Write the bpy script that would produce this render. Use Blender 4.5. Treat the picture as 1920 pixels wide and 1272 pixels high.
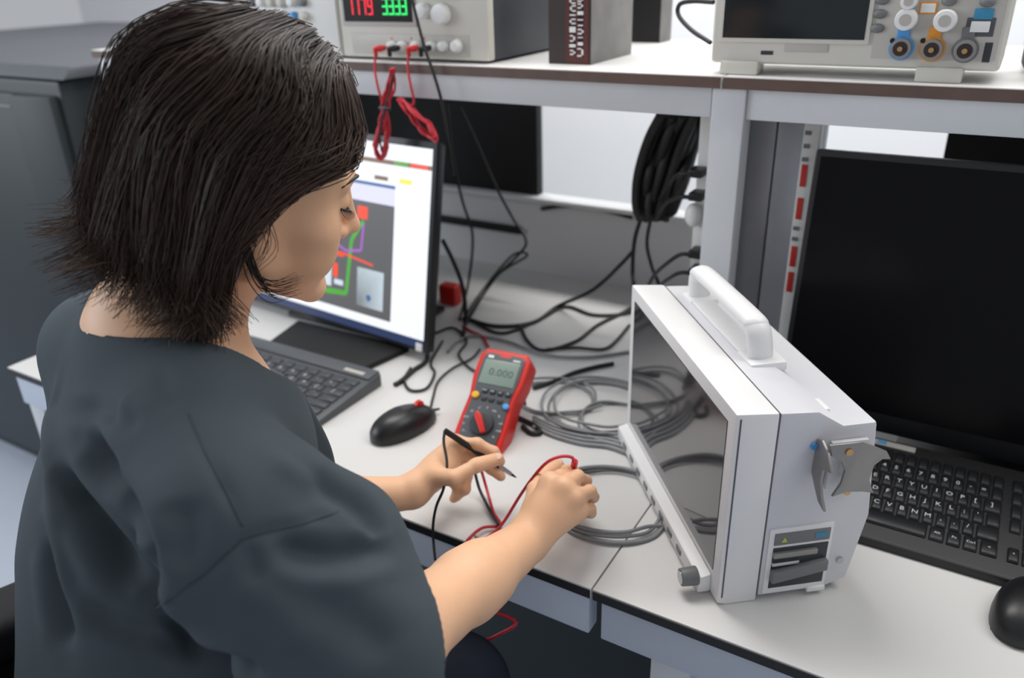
import bpy, bmesh, math, random
import numpy as np
from mathutils import Vector, Matrix
from mathutils.bvhtree import BVHTree
random.seed(7); rng = np.random.default_rng(7)
for o in list(bpy.data.objects): bpy.data.objects.remove(o)
scn = bpy.context.scene
C = scn.collection

# ------------------------------------------------------------------ camera
IW, IH, FPX = 1920, 1272, 1497.0
CAM = np.array([0, 0, 1.43])
_D = np.array([100., 3160., FPX]); _D /= np.linalg.norm(_D)
_X = -np.array([-2723., -623., FPX]); _X -= _D * (_X @ _D); _X /= np.linalg.norm(_X)
_Z = -_D; _Y = np.cross(_Z, _X)
RW = np.stack([_X, _Y, _Z], 0)           # world = RW @ (right, down, forward)
cd = bpy.data.cameras.new('camera'); cam = bpy.data.objects.new('camera', cd); C.objects.link(cam)
m = Matrix.Identity(4)
for r in range(3):
    m[r][0] = RW[r][0]; m[r][1] = -RW[r][1]; m[r][2] = -RW[r][2]; m[r][3] = CAM[r]
cam.matrix_world = m
cd.sensor_width = 36; cd.lens = FPX / IW * 36; cd.clip_start = .02; cd.clip_end = 50
cd.dof.use_dof = True; cd.dof.focus_distance = .86; cd.dof.aperture_fstop = 3.4
scn.camera = cam
scn.view_settings.view_transform = 'Standard'; scn.view_settings.look = 'None'
scn.view_settings.gamma = 1; scn.view_settings.use_curve_mapping = False
scn.view_settings.exposure = 0.18

# ------------------------------------------------------------------ light
wd = bpy.data.worlds.new('world'); scn.world = wd; wd.use_nodes = True
bg = wd.node_tree.nodes['Background']; bg.inputs[0].default_value = (.90, .93, 1, 1); bg.inputs[1].default_value = .40
def area(name, loc, target, size, power, col=(1, 1, 1)):
    l = bpy.data.lights.new(name, 'AREA'); l.shape = 'RECTANGLE'; l.size, l.size_y = size; l.energy = power; l.color = col
    o = bpy.data.objects.new(name, l); C.objects.link(o); o.location = loc
    o.rotation_euler = (Vector(target) - Vector(loc)).to_track_quat('-Z', 'Y').to_euler(); return o
area('ceiling_light', (-1.1, 1.25, 2.75), (-1.1, 1.25, 0), (1.5, .5), 26, (1, .97, .93))
area('ceiling_light', (.9, 1.25, 2.75), (.9, 1.25, 0), (1.5, .5), 17, (1, .97, .93))
area('ceiling_light', (-.8, 2.5, 2.75), (-.8, 2.9, 0), (3.5, .5), 66, (1, .98, .96))
area('window_light', (-3.6, -1.0, 2.0), (-.6, .5, 1.0), (1.8, 1.6), 48, (.88, .94, 1))

# ------------------------------------------------------------------ helpers
def ray(px, py): return RW @ np.array([px - IW / 2, py - IH / 2, FPX])
def DZ(px, py, z=.75): d = ray(px, py); return Vector(CAM + d * (z - CAM[2]) / d[2])
def DY(px, py, y): d = ray(px, py); return Vector(CAM + d * y / d[1])
def DX(px, py, x): d = ray(px, py); return Vector(CAM + d * x / d[0])
def DD(px, py, dep): return Vector(CAM + ray(px, py) / FPX * dep)

def mat(name, col, rough=.5, metal=0., noise=0., nscale=60, bump=0., bscale=300, emit=None, estr=1., spec=.5, coat=0., sss=0.):
    M = bpy.data.materials.new(name); M.use_nodes = True; nt = M.node_tree; b = nt.nodes['Principled BSDF']
    b.inputs['Base Color'].default_value = (*col, 1); b.inputs['Roughness'].default_value = rough
    b.inputs['Metallic'].default_value = metal; b.inputs['Specular IOR Level'].default_value = spec
    b.inputs['Coat Weight'].default_value = coat
    if sss:
        b.inputs['Subsurface Weight'].default_value = sss; b.inputs['Subsurface Radius'].default_value = (1, .35, .2)
        b.inputs['Subsurface Scale'].default_value = .006
    tc = nt.nodes.new('ShaderNodeTexCoord')
    if noise:
        n = nt.nodes.new('ShaderNodeTexNoise'); n.inputs['Scale'].default_value = nscale; n.inputs['Detail'].default_value = 4
        nt.links.new(tc.outputs['Object'], n.inputs['Vector'])
        mx = nt.nodes.new('ShaderNodeMix'); mx.data_type = 'RGBA'
        mx.inputs[6].default_value = (*[c * (1 - noise) for c in col], 1); mx.inputs[7].default_value = (*[min(1, c * (1 + noise)) for c in col], 1)
        nt.links.new(n.outputs['Fac'], mx.inputs[0]); nt.links.new(mx.outputs[2], b.inputs['Base Color'])
    if bump:
        n = nt.nodes.new('ShaderNodeTexNoise'); n.inputs['Scale'].default_value = bscale; n.inputs['Detail'].default_value = 3
        nt.links.new(tc.outputs['Object'], n.inputs['Vector'])
        bp = nt.nodes.new('ShaderNodeBump'); bp.inputs['Strength'].default_value = bump; bp.inputs['Distance'].default_value = .001
        nt.links.new(n.outputs['Fac'], bp.inputs['Height']); nt.links.new(bp.outputs[0], b.inputs['Normal'])
    if emit:
        b.inputs['Emission Color'].default_value = (*emit, 1); b.inputs['Emission Strength'].default_value = estr
    return M

def srgb(r, g, b): return tuple(((c / 255) / 12.92 if c < 11 else (((c / 255) + .055) / 1.055) ** 2.4) for c in (r, g, b))
MT = dict(
    wall=mat('wall_paint', (.66, .67, .68), .8, noise=.02, nscale=3, bump=.1, bscale=200),
    floor=mat('floor_vinyl', (.52, .57, .66), .45, noise=.06, nscale=8),
    laminate=mat('white_laminate', (.66, .655, .64), .42, noise=.015, nscale=300, bump=.04, bscale=900),
    lam_edge=mat('black_edge', (.006, .006, .007), .5, noise=.1),
    brown_edge=mat('brown_edge', (.12, .075, .06), .5, noise=.25, nscale=40),
    steel_white=mat('painted_steel', (.60, .62, .64), .45, noise=.02, bump=.03),
    apron=mat('painted_apron', (.52, .57, .66), .45, noise=.02),
    alu=mat('brushed_aluminium', (.36, .37, .40), .42, .7, noise=.08, nscale=25),
    black=mat('black_plastic', (.008, .0085, .010), .38, noise=.1, bump=.05),
    blackm=mat('matt_black', (.006, .006, .007), .7, noise=.1),
    blackgl=mat('black_glass', (.002, .002, .003), .22, noise=.05, spec=.16),
    panelblk=mat('black_panel', (.0015, .0015, .002), .6, noise=.05),
    rubber=mat('black_rubber', (.008, .008, .009), .55, noise=.1),
    greycab=mat('grey_cable', (.24, .25, .26), .45, noise=.15),
    grey=mat('grey_plastic', (.17, .175, .18), .45, noise=.05),
    dgrey=mat('dark_grey_plastic', (.030, .034, .040), .45, noise=.06),
    cabinet=mat('cabinet_slate', (.018, .025, .029), .5, noise=.1, nscale=10),
    cabtop=mat('cabinet_lid', (.085, .092, .105), .5, noise=.05, nscale=10),
    devwhite=mat('white_medical_plastic', (.80, .80, .80), .35, noise=.01, bump=.02, bscale=1500),
    devshade=mat('shaded_white_plastic', (.66, .66, .69), .4, noise=.015, bump=.02),  # same white plastic as the front, with the side's shade put into the colour
    devdark=mat('seam_grey', (.10, .10, .11), .5),
    devscreen=mat('device_screen_glass', (.035, .036, .040), .07, noise=.03, spec=1.0, coat=.35),
    hook=mat('hook_grey', (.30, .29, .28), .38, .5, noise=.05),
    beige=mat('beige_plastic', (.62, .60, .54), .45, noise=.02),
    beige2=mat('beige_panel', (.48, .46, .42), .45, noise=.03),
    white=mat('white_plastic', (.80, .80, .78), .4, noise=.02),
    boxside=mat('instrument_side', (.055, .060, .072), .5, noise=.08),
    red=mat('red_plastic', (.62, .022, .014), .38, noise=.04, bump=.03),
    redwire=mat('red_wire', (.55, .018, .035), .4, noise=.06),
    orange=mat('orange_plastic', (.75, .30, .03), .4, noise=.04),
    yellow=mat('yellow_plastic', (.80, .45, .03), .4, noise=.04),
    blue=mat('blue_plastic', (.08, .35, .75), .4, noise=.04),
    teal=mat('teal_print', (.04, .25, .42), .4, noise=.04),
    green=mat('green_print', (.45, .6, .06), .4, noise=.04),
    lcd=mat('lcd_glass', (.22, .29, .25), .25, noise=.03),
    lcdink=mat('lcd_ink', (.10, .13, .12), .4, noise=.03),
    steel=mat('polished_steel', (.55, .55, .57), .25, .9, noise=.03),
    brass=mat('brass', (.55, .35, .15), .3, .9, noise=.03),
    skin=mat('skin', (.79, .47, .285), .48, noise=.07, nscale=22, bump=.12, bscale=350, sss=.12, spec=.4),
    nail=mat('fingernail', (.82, .50, .40), .3, noise=.02),
    lip=mat('lip', (.42, .16, .12), .4, noise=.05),
    lash=mat('lash', (.01, .006, .005), .6, noise=.05),
    scrub=mat('slate_scrub_cloth', (.060, .076, .088), .85, noise=.07, nscale=35, bump=.25, bscale=1400, spec=.2),
    seam=mat('seam_thread', (.035, .045, .055), .9, noise=.1),
    trouser=mat('navy_trouser_cloth', (.008, .011, .020), .85, noise=.1, nscale=30, bump=.25, bscale=1400, spec=.2),
    chair=mat('black_chair_fabric', (.006, .006, .008), .8, noise=.15, nscale=60, bump=.3, bscale=900),
    boxdark=mat('dark_carton', (.030, .017, .014), .55, noise=.2, nscale=20),
    boxred=mat('maroon_carton', (.085, .012, .010), .55, noise=.2, nscale=20),
    boxgrey=mat('grey_carton', (.17, .165, .16), .6, noise=.35, nscale=25),
    scr_dark=mat('scope_screen', (.010, .015, .018), .2, noise=.1, spec=.5),
    legend=mat('key_legend', (.55, .57, .6), .5),
    key=mat('key_grey', (.045, .050, .058), .5, noise=.05),
    keyb=mat('key_black', (.010, .011, .013), .42, noise=.05),
    kbgrey=mat('keyboard_grey', (.075, .082, .092), .5, noise=.05),
    kbblack=mat('keyboard_black', (.018, .018, .019), .5, noise=.08),
)
def emat(name, r, g, b, s=1.): 
    c = srgb(r, g, b); return mat(name, (.01, .01, .01), .4, emit=c, estr=s)
SCR = [emat('screen_white', 236, 240, 248), emat('screen_grey', 84, 84, 86), emat('screen_green', 70, 165, 45), emat('screen_purple', 160, 90, 190),
       emat('screen_red', 245, 70, 35), emat('screen_blue', 50, 95, 150), emat('screen_yellow', 235, 225, 90), emat('screen_navy', 28, 45, 85),
       emat('screen_brown', 120, 90, 70), emat('screen_lilac', 215, 215, 240), emat('screen_dark', 50, 52, 55), emat('screen_pale', 200, 215, 225)]
LED_R = emat('led_red', 255, 20, 50, 1.3); LED_G = emat('led_green', 30, 235, 110, 1.2)
HM = bpy.data.materials.new('dark_brown_hair'); HM.use_nodes = True
_b = HM.node_tree.nodes['Principled BSDF']; _b.inputs['Base Color'].default_value = (.016, .0095, .0065, 1); _b.inputs['Roughness'].default_value = .42
_b.inputs['Specular IOR Level'].default_value = .4
_a = HM.node_tree.nodes.new('ShaderNodeAttribute'); _a.attribute_name = 'tone'
_m = HM.node_tree.nodes.new('ShaderNodeMix'); _m.data_type = 'RGBA'; _m.inputs[6].default_value = (.007, .005, .0045, 1); _m.inputs[7].default_value = (.12, .066, .042, 1)
HM.node_tree.links.new(_a.outputs['Fac'], _m.inputs[0]); HM.node_tree.links.new(_m.outputs[2], _b.inputs['Base Color'])
MT['hair'] = HM

def catmull(P, k=6):
    P = [Vector(p) for p in P]
    if len(P) < 3: return P
    Q = [P[0] * 2 - P[1]] + P + [P[-1] * 2 - P[-2]]; out = []
    for i in range(1, len(Q) - 2):
        a, b, c, d = Q[i - 1:i + 3]
        for j in range(k):
            t = j / k
            out.append(.5 * ((2 * b) + (c - a) * t + (2 * a - 5 * b + 4 * c - d) * t * t + (3 * b - a - 3 * c + d) * t ** 3))
    out.append(P[-1]); return out

class MB:
    def __init__(s, M=None): s.v = []; s.f = []; s.m = []; s.M = M if M is not None else Matrix.Identity(4)
    def add(s, vs, fs, m=0, L=None):
        n = len(s.v); T = s.M @ L if L is not None else s.M
        s.v += [T @ Vector(v) for v in vs]; s.f += [[n + i for i in f] for f in fs]; s.m += [m] * len(fs); return s
    def box(s, x0, y0, z0, x1, y1, z1, m=0, L=None):
        return s.add([(x, y, z) for z in (z0, z1) for y in (y0, y1) for x in (x0, x1)],
                     [(0, 2, 3, 1), (4, 5, 7, 6), (0, 1, 5, 4), (2, 6, 7, 3), (0, 4, 6, 2), (1, 3, 7, 5)], m, L)
    def prism(s, pts, a, b, ax='y', m=0, L=None):   # pts in the two other axes
        n = len(pts)
        def mk(p, t): return (t, p[0], p[1]) if ax == 'x' else ((p[0], t, p[1]) if ax == 'y' else (p[0], p[1], t))
        return s.add([mk(p, a) for p in pts] + [mk(p, b) for p in pts],
                     [list(range(n)), list(range(2 * n - 1, n - 1, -1))] + [(i, n + i, n + (i + 1) % n, (i + 1) % n) for i in range(n)], m, L)
    def cyl(s, p0, p1, r0, r1=None, n=18, m=0, L=None):
        p0 = Vector(p0); p1 = Vector(p1); r1 = r0 if r1 is None else r1; d = (p1 - p0).normalized()
        u = d.orthogonal().normalized(); w = d.cross(u); vs = []
        for p, r in ((p0, r0), (p1, r1)):
            vs += [p + (u * math.cos(2 * math.pi * i / n) + w * math.sin(2 * math.pi * i / n)) * r for i in range(n)]
        return s.add(vs, [list(range(n - 1, -1, -1)), list(range(n, 2 * n))] + [(i, (i + 1) % n, n + (i + 1) % n, n + i) for i in range(n)], m, L)
    def tube(s, pts, r, n=8, m=0, k=6, rr=None, sm=True):
        P = catmull(pts, k) if sm else [Vector(p) for p in pts]; N = len(P); vs = []; u = None
        for i, p in enumerate(P):
            d = (P[min(i + 1, N - 1)] - P[max(i - 1, 0)]); d = d.normalized() if d.length > 1e-9 else Vector((0, 0, 1))
            if u is None: u = d.orthogonal().normalized()
            else: u = (u - d * u.dot(d)); u = u.normalized() if u.length > 1e-6 else d.orthogonal().normalized()
            w = d.cross(u); ri = r if rr is None else r * (1 + (rr - 1) * i / (N - 1))
            vs += [p + (u * math.cos(2 * math.pi * j / n) + w * math.sin(2 * math.pi * j / n)) * ri for j in range(n)]
        fs = [(i * n + j, i * n + (j + 1) % n, (i + 1) * n + (j + 1) % n, (i + 1) * n + j) for i in range(N - 1) for j in range(n)]
        fs += [list(range(n - 1, -1, -1)), list(range((N - 1) * n, N * n))]
        return s.add(vs, fs, m)
    def ball(s, c, r, nu=20, nv=12, m=0, L=None):
        r = (r, r, r) if not hasattr(r, '__len__') else r; vs = [(c[0], c[1], c[2] + r[2])]
        for i in range(1, nv):
            for j in range(nu):
                a = math.pi * i / nv; b = 2 * math.pi * j / nu
                vs.append((c[0] + r[0] * math.sin(a) * math.cos(b), c[1] + r[1] * math.sin(a) * math.sin(b), c[2] + r[2] * math.cos(a)))
        vs.append((c[0], c[1], c[2] - r[2])); fs = [(0, 1 + j, 1 + (j + 1) % nu) for j in range(nu)]
        for i in range(nv - 2):
            for j in range(nu):
                a = 1 + i * nu; fs.append((a + j, a + nu + j, a + nu + (j + 1) % nu, a + (j + 1) % nu))
        a = 1 + (nv - 2) * nu; fs += [(a + j, len(vs) - 1, a + (j + 1) % nu) for j in range(nu)]
        return s.add(vs, fs, m, L)
    def build(s, name, mats, parent=None, bevel=0, seg=2, ang=35, label=None, smooth=True):
        bm = bmesh.new(); vv = [bm.verts.new(v) for v in s.v]
        for f, mi in zip(s.f, s.m):
            try: fc = bm.faces.new([vv[i] for i in f]); fc.material_index = mi
            except ValueError: pass
        bmesh.ops.recalc_face_normals(bm, faces=bm.faces)
        if bevel:
            bm.normal_update()
            es = [e for e in bm.edges if len(e.link_faces) == 2 and e.calc_face_angle(0) > math.radians(ang)]
            bmesh.ops.bevel(bm, geom=es, offset=bevel, segments=seg, profile=.6, affect='EDGES', clamp_overlap=True)
        me = bpy.data.meshes.new(name); bm.to_mesh(me); bm.free()
        return finish(me, name, mats, parent, label, smooth, ang)
def finish(me, name, mats, parent=None, label=None, smooth=True, ang=35):
    for mm in (mats if isinstance(mats, (list, tuple)) else [mats]): me.materials.append(MT[mm] if isinstance(mm, str) else mm)
    if smooth:
        me.polygons.foreach_set('use_smooth', [True] * len(me.polygons)); me.set_sharp_from_angle(angle=math.radians(ang))
    o = bpy.data.objects.new(name, me); C.objects.link(o)
    if parent is not None:
        P = parent.get('_m'); me.transform(world_of(parent).inverted()); o.parent = parent
    if label: o['label'] = label
    return o
def world_of(o):
    Mx = o.matrix_basis.copy()
    while o.parent: o = o.parent; Mx = o.matrix_basis @ Mx
    return Mx
def thing(name, label, cat, loc=(0, 0, 0), rotz=0, group=None):
    o = bpy.data.objects.new(name, None); C.objects.link(o); o.location = loc; o.rotation_euler = (0, 0, rotz)
    o.empty_display_size = .05; o['label'] = label; o['category'] = cat
    if group: o['group'] = group
    return o
def tag(o, label, cat, group=None):
    """a one-mesh thing: put the origin at its own base"""
    me = o.data; co = np.empty(len(me.vertices) * 3); me.vertices.foreach_get('co', co); co = co.reshape(-1, 3)
    c = (co.min(0) + co.max(0)) / 2; c[2] = co[:, 2].min(); me.transform(Matrix.Translation(-Vector(c))); o.location = c
    o['label'] = label; o['category'] = cat
    if group: o['group'] = group
    return o
def struct(o): o['kind'] = 'structure'; return o
def textmesh(mb, s, L, size, m=0, align='CENTER', ext=.0003):
    cu = bpy.data.curves.new('t', 'FONT'); cu.body = s; cu.size = size; cu.align_x = align; cu.align_y = 'CENTER'; cu.extrude = ext; cu.resolution_u = 2
    o = bpy.data.objects.new('t', cu); C.objects.link(o); dg = bpy.context.evaluated_depsgraph_get(); me = o.evaluated_get(dg).to_mesh()
    mb.add([v.co.copy() for v in me.vertices], [list(p.vertices) for p in me.polygons], m, L)
    o.evaluated_get(dg).to_mesh_clear(); bpy.data.objects.remove(o); bpy.data.curves.remove(cu)
def Rz(a): return Matrix.Rotation(a, 4, 'Z')
def Rx(a): return Matrix.Rotation(a, 4, 'X')
def T(x, y, z): return Matrix.Translation((x, y, z))

# ------------------------------------------------------------------ SDF tools
class Grid:
    def __init__(s, lo, hi, h):
        s.lo = np.array(lo, float); s.h = h; n = np.ceil((np.array(hi) - s.lo) / h).astype(int) + 1
        s.ax = [s.lo[i] + h * np.arange(n[i]) for i in range(3)]; s.A = np.full(tuple(n), .05, np.float32)
    def reg(s, lo, hi):
        sl = []
        for i in range(3):
            a = int(max(0, math.floor((lo[i] - s.lo[i]) / s.h))); b = int(min(len(s.ax[i]), math.ceil((hi[i] - s.lo[i]) / s.h) + 1)); sl.append(slice(a, max(a, b)))
        return tuple(sl)
    def P(s, sl): return np.stack(np.meshgrid(*[s.ax[i][sl[i]] for i in range(3)], indexing='ij'), -1).astype(np.float32)
    def op(s, fn, lo, hi, k=.01, mode='u'):
        sl = s.reg(lo, hi)
        if any(x.stop <= x.start for x in sl): return
        d = fn(s.P(sl)); A = s.A[sl]
        if mode == 'u': hh = np.clip(.5 + .5 * (A - d) / k, 0, 1); r = A * (1 - hh) + d * hh - k * hh * (1 - hh)
        else: d = -d; hh = np.clip(.5 - .5 * (A - d) / k, 0, 1); r = A * (1 - hh) + d * hh + k * hh * (1 - hh)
        s.A[sl] = r
    def rc(s, a, b, ra, rb, k=.01, mode='u', pad=.03):
        a = np.array(a, np.float32); b = np.array(b, np.float32); ab = b - a; L2 = float(ab @ ab) + 1e-12; R = max(ra, rb) + pad + k
        def fn(P):
            t = np.clip(((P - a) @ ab) / L2, 0, 1); return np.linalg.norm(P - a - t[..., None] * ab, axis=-1) - (ra + (rb - ra) * t)
        s.op(fn, np.minimum(a, b) - R, np.maximum(a, b) + R, k, mode)
    def ell(s, c, r, Q=None, k=.01, mode='u', pad=.03):
        c = np.array(c, np.float32); r = np.array(r, np.float32); Q = np.eye(3, dtype=np.float32) if Q is None else np.array(Q, np.float32)
        def fn(P):
            q = (P - c) @ Q.T; k0 = np.linalg.norm(q / r, axis=-1); k1 = np.linalg.norm(q / (r * r), axis=-1) + 1e-9; return k0 * (k0 - 1) / k1
        R = float(r.max()) + pad + k; s.op(fn, c - R, c + R, k, mode)
    def blur(s, n=1):
        for _ in range(n):
            for ax in range(3):
                A = s.A; B = A.copy(); sl = [slice(None)] * 3; a = list(sl); b = list(sl); c = list(sl)
                a[ax] = slice(1, -1); b[ax] = slice(0, -2); c[ax] = slice(2, None)
                B[tuple(a)] = .5 * A[tuple(a)] + .25 * A[tuple(b)] + .25 * A[tuple(c)]; s.A = B
    def mesh(s):
        A = s.A; S = A < 0; n = A.shape; cnt = np.zeros((n[0] - 1, n[1] - 1, n[2] - 1), np.int8)
        off = [(i, j, k) for i in (0, 1) for j in (0, 1) for k in (0, 1)]
        for i, j, k in off: cnt += S[i:n[0] - 1 + i, j:n[1] - 1 + j, k:n[2] - 1 + k]
        act = (cnt > 0) & (cnt < 8); idx = np.argwhere(act); ids = -np.ones(act.shape, np.int64); ids[act] = np.arange(len(idx))
        acc = np.zeros((len(idx), 3)); w = np.zeros(len(idx))
        for o1 in off:
            for ax in range(3):
                if o1[ax]: continue
                o2 = list(o1); o2[ax] = 1; i1 = idx + o1; i2 = idx + o2
                a = A[tuple(i1.T)]; b = A[tuple(i2.T)]; c = (a < 0) != (b < 0); t = np.where(c, a / np.where(c, a - b, 1), 0)
                p = np.array(o1, float) + 0 * acc; p[:, ax] += t; acc[c] += p[c]; w[c] += 1
        V = s.lo + s.h * (idx + acc / w[:, None]); F = []
        for ax in range(3):
            u, v = (ax + 1) % 3, (ax + 2) % 3
            a = [slice(None)] * 3; b = [slice(None)] * 3; a[ax] = slice(0, -1); b[ax] = slice(1, None)
            ed = S[tuple(a)] != S[tuple(b)]; e = np.argwhere(ed)
            e = e[(e[:, u] > 0) & (e[:, v] > 0) & (e[:, u] < n[u] - 1) & (e[:, v] < n[v] - 1)]
            def cid(du, dv): q = e.copy(); q[:, u] -= du; q[:, v] -= dv; return ids[tuple(q.T)]
            q = np.stack([cid(1, 1), cid(0, 1), cid(0, 0), cid(1, 0)], 1); fl = S[tuple(e.T)]
            q[~fl] = q[~fl][:, ::-1]; F.append(q)
        return V, np.concatenate(F)
def npmesh(name, V, F):
    me = bpy.data.meshes.new(name); me.vertices.add(len(V)); me.vertices.foreach_set('co', np.asarray(V, np.float32).ravel())
    F = np.asarray(F); k = F.shape[1]; me.loops.add(F.size); me.loops.foreach_set('vertex_index', F.ravel().astype(np.int32))
    me.polygons.add(len(F)); me.polygons.foreach_set('loop_start', np.arange(0, F.size, k, dtype=np.int32)); me.update(calc_edges=True); return me
def vnormals(V, F):
    fn = np.cross(V[F[:, 2]] - V[F[:, 0]], V[F[:, 3]] - V[F[:, 1]]); N = np.zeros_like(V)
    for i in range(4): np.add.at(N, F[:, i], fn)
    return N / (np.linalg.norm(N, axis=1)[:, None] + 1e-12)
def relax(V, F, it=2, lam=.5):
    for _ in range(it):
        S = np.zeros_like(V); c = np.zeros(len(V))
        for i in range(4):
            a = F[:, i]; b = F[:, (i + 1) % 4]; np.add.at(S, a, V[b]); np.add.at(S, b, V[a]); np.add.at(c, a, 1); np.add.at(c, b, 1)
        V = V + lam * (S / np.maximum(c, 1)[:, None] - V)
    return V

# ================================================================== SETTING
struct(MB().box(-5, -2.5, -.02, 3, 3.2, 0).build('floor', 'floor'))
struct(MB().box(-5, 3.2, 0, 3, 3.25, 2.9).build('wall_back', 'wall'))

# ================================================================== WORKBENCHES
YF, YW, ZT, ZS, YS = .667, 1.58, .75, 1.28, 1.12
def bench(x0, x1, posts, legs, label, sx0, sx1):
    t = thing('workbench', label, 'workbench', ((x0 + x1) / 2, (YF + YW) / 2, 0), 0)
    MB().box(x0, YF + .0015, ZT - .014, x1, YW, ZT).build('desktop', 'laminate', t, .0012, 2)
    MB().box(x0 + .001, YF, ZT - .0145, x1 - .001, YF + .003, ZT - .0025).build('edge_band', 'lam_edge', t, label='black front edge band')
    MB().box(x0 + .01, YF + .006, .672, x1 - .004, YF + .03, ZT - .0145).build('apron', 'apron', t, .002)
    MB().box(sx0, YS, ZS - .0165, sx1, YS + .50, ZS).build('shelf_board', 'laminate', t, .001)
    MB().box(sx0, YS - .0015, ZS - .0160, sx1 - .002, YS + .0015, ZS - .0015).build('shelf_edge', 'brown_edge', t, label='brown shelf front edge')
    a, b = (sx0 + .01, -.354) if x1 < 0 else (-.3045, sx1)
    MB().box(a, YS + .012, 1.222, b, YS + .035, ZS - .017).build('shelf_beam', 'steel_white', t, .002)
    for x in posts: MB().box(x, YS + .006, ZT, x + .047, YS + .046, ZS - .017).build('shelf_post', 'steel_white', t, .003)
    for x in legs: MB().box(x, YF + .012, 0, x + .05, YF + .052, .672).build('leg', 'steel_white', t, .003)
    return t
bench(-1.553, -.3105, [-1.735], [-1.54], 'left white workbench with raised shelf, under the hands and the lit screen', -1.745, -.3375)
bench(-.3085, 1.3, [-.352], [-.235, 1.2], 'right white workbench with raised shelf, under the white device and black keyboard', -.3355, 1.3)

# low back partition between the two rows of benches
pt = thing('partition', 'low pale grey partition panel behind both workbenches', 'partition', (-.2, YW + .02, 0))
MB().box(-1.8, YW, .3, 1.3, YW + .03, .925).build('panel', 'wall', pt)
MB().box(-1.8, YW - .02, .9255, 1.3, YW + .032, .937).build('ledge', 'wall', pt, .004)
MB().box(-1.8, YW - .012, .84, -.93, YW - .0005, .858).build('slot', 'blackm', pt, .003, label='dark cable slot')
for k, (x0, x1, lb) in enumerate(((-1.45, DY(1005, 205, YW).x, 'black back of a screen behind the partition, left, beside the lit monitor'),
                         (DY(1775, 262, YW).x, .55, 'black back of a screen behind the partition, right, above the dark monitor'))):
    t = thing('rear_screen', lb, 'monitor', ((x0 + x1) / 2, YW + .02, .9375))
    zb = DY(1005, 370, YW).z
    MB().box(x0, YW + .002, zb, x1, YW + .028, 1.262).build('back_shell', 'panelblk', t, .002)
    MB().box((x0 + x1) / 2 - .05, YW + .004, .9375, (x0 + x1) / 2 + .05, YW + .026, zb + .02).build('stand', 'panelblk', t, .002)

# metal trunking column and power strip behind the right screen
t = thing('steel_column', 'grey steel trunking column standing behind the post, left of the dark screen', 'column', (-.30, 1.32, ZT))
x0 = DY(1400, 300, 1.30).x; x1 = DY(1455, 300, 1.30).x; x2 = DY(1525, 300, 1.30).x
MB().box(x0 - .03, 1.30, ZT, x1 - .004, 1.34, ZS - .017).build('side_channel', 'alu', t, .004)
MB().box(x1, 1.29, ZT, x2 + .01, 1.34, ZS - .017).build('front_channel', 'alu', t, .004)
t = thing('power_strip', 'white vertical power strip with red sockets beside the dark screen', 'power strip', (-.235, 1.245, ZT))
c = DY(1514, 300, 1.25).x
MB().box(c - .010, 1.245, ZT + .09, c + .014, 1.275, ZS - .02).build('strip_body', 'white', t, .003)
for py in (330, 392, 482, 530):
    p = DY(1512 - (py - 300) * .11, py, 1.244)
    MB().box(c - .006, 1.2435, p.z - .017, c + .003, 1.2455, p.z + .017).build('socket', 'red', t, .001, label='red socket cover')
for py in (250, 275, 300, 430, 450):
    p = DY(1518 - (py - 300) * .11, py, 1.244)
    MB().box(c - .007, 1.2435, p.z - .003, c + .002, 1.2455, p.z + .003).build('screw', 'grey', t)

# plug strip just left of the post, with four plugs
t = thing('socket_rail', 'white socket rail mounted vertically behind the shelf post', 'power strip', (-.40, 1.24, ZT))
c = DY(1315, 400, 1.25).x
MB().box(c - .012, 1.245, ZT + .03, c + .05, 1.28, ZS - .03).build('strip_body', 'white', t, .004)
MB().ball((DY(1298, 405, 1.23).x, 1.235, DY(1298, 405, 1.23).z), (.014, .012, .02)).build('adaptor', 'white', t)
for i, py in enumerate((326, 370, 478, 512)):
    p = DY(1303, py, 1.215); q = p + Vector((.005, .035, 0))
    k = MB().box(p.x - .011, p.y - .004, p.z - .0065, p.x + .012, p.y + .030, p.z + .0065)
    k.build('plug_block', 'black', bevel=.003)
    o = C.objects[-1]
    tag(o, ['black plug high up on the socket rail by the post', 'second black plug down on the socket rail by the post', 'third black plug down, above the white device handle', 'lowest black plug, just above the white device handle'][i], 'plug', 'black plugs in the socket rail')
    o.name = 'power_plug'

# ================================================================== CABINET at the left
t = thing('office_cabinet', 'large dark slate machine cabinet with grey lid beyond the bench end', 'machine', (-2.4, 1.5, 0))
pr = [(.93, 0), (2.25, 0), (2.25, 1.24), (.93, 1.24)]
MB().box(-3.2, .975, 0, -1.645, 2.2, 1.232).build('housing', 'cabinet', t, .01)
MB().prism([(.975, 1.235), (1.0, 1.262), (2.15, 1.262), (2.2, 1.235)], -3.22, -1.62, 'x').build('lid', 'cabtop', t, .006)
MB().prism([(.935, .08), (.975, .04), (.975, 1.20), (.955, 1.20)], -2.6, -1.80, 'x').build('front_door', 'cabinet', t, .006)
a = DY(18, 208, .955)
MB().box(a.x - .06, .949, a.z - .004, a.x + .012, .953, a.z + .003).build('nameplate', 'grey', t, .001)
MB().prism([(-1.80, .98), (-1.66, .98), (-1.66, .955), (-1.78, .93)], .05, 1.20, 'z').build('corner_pillar', 'cabinet', t, .004)
MB().box(-1.644, 1.02, .1, -1.641, 2.1, 1.15).build('side_panel', 'boxside', t, .001)

t.location.x -= .185; t.location.y += .10; t.scale.z = .9865      # stands clear of the shelf end

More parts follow.
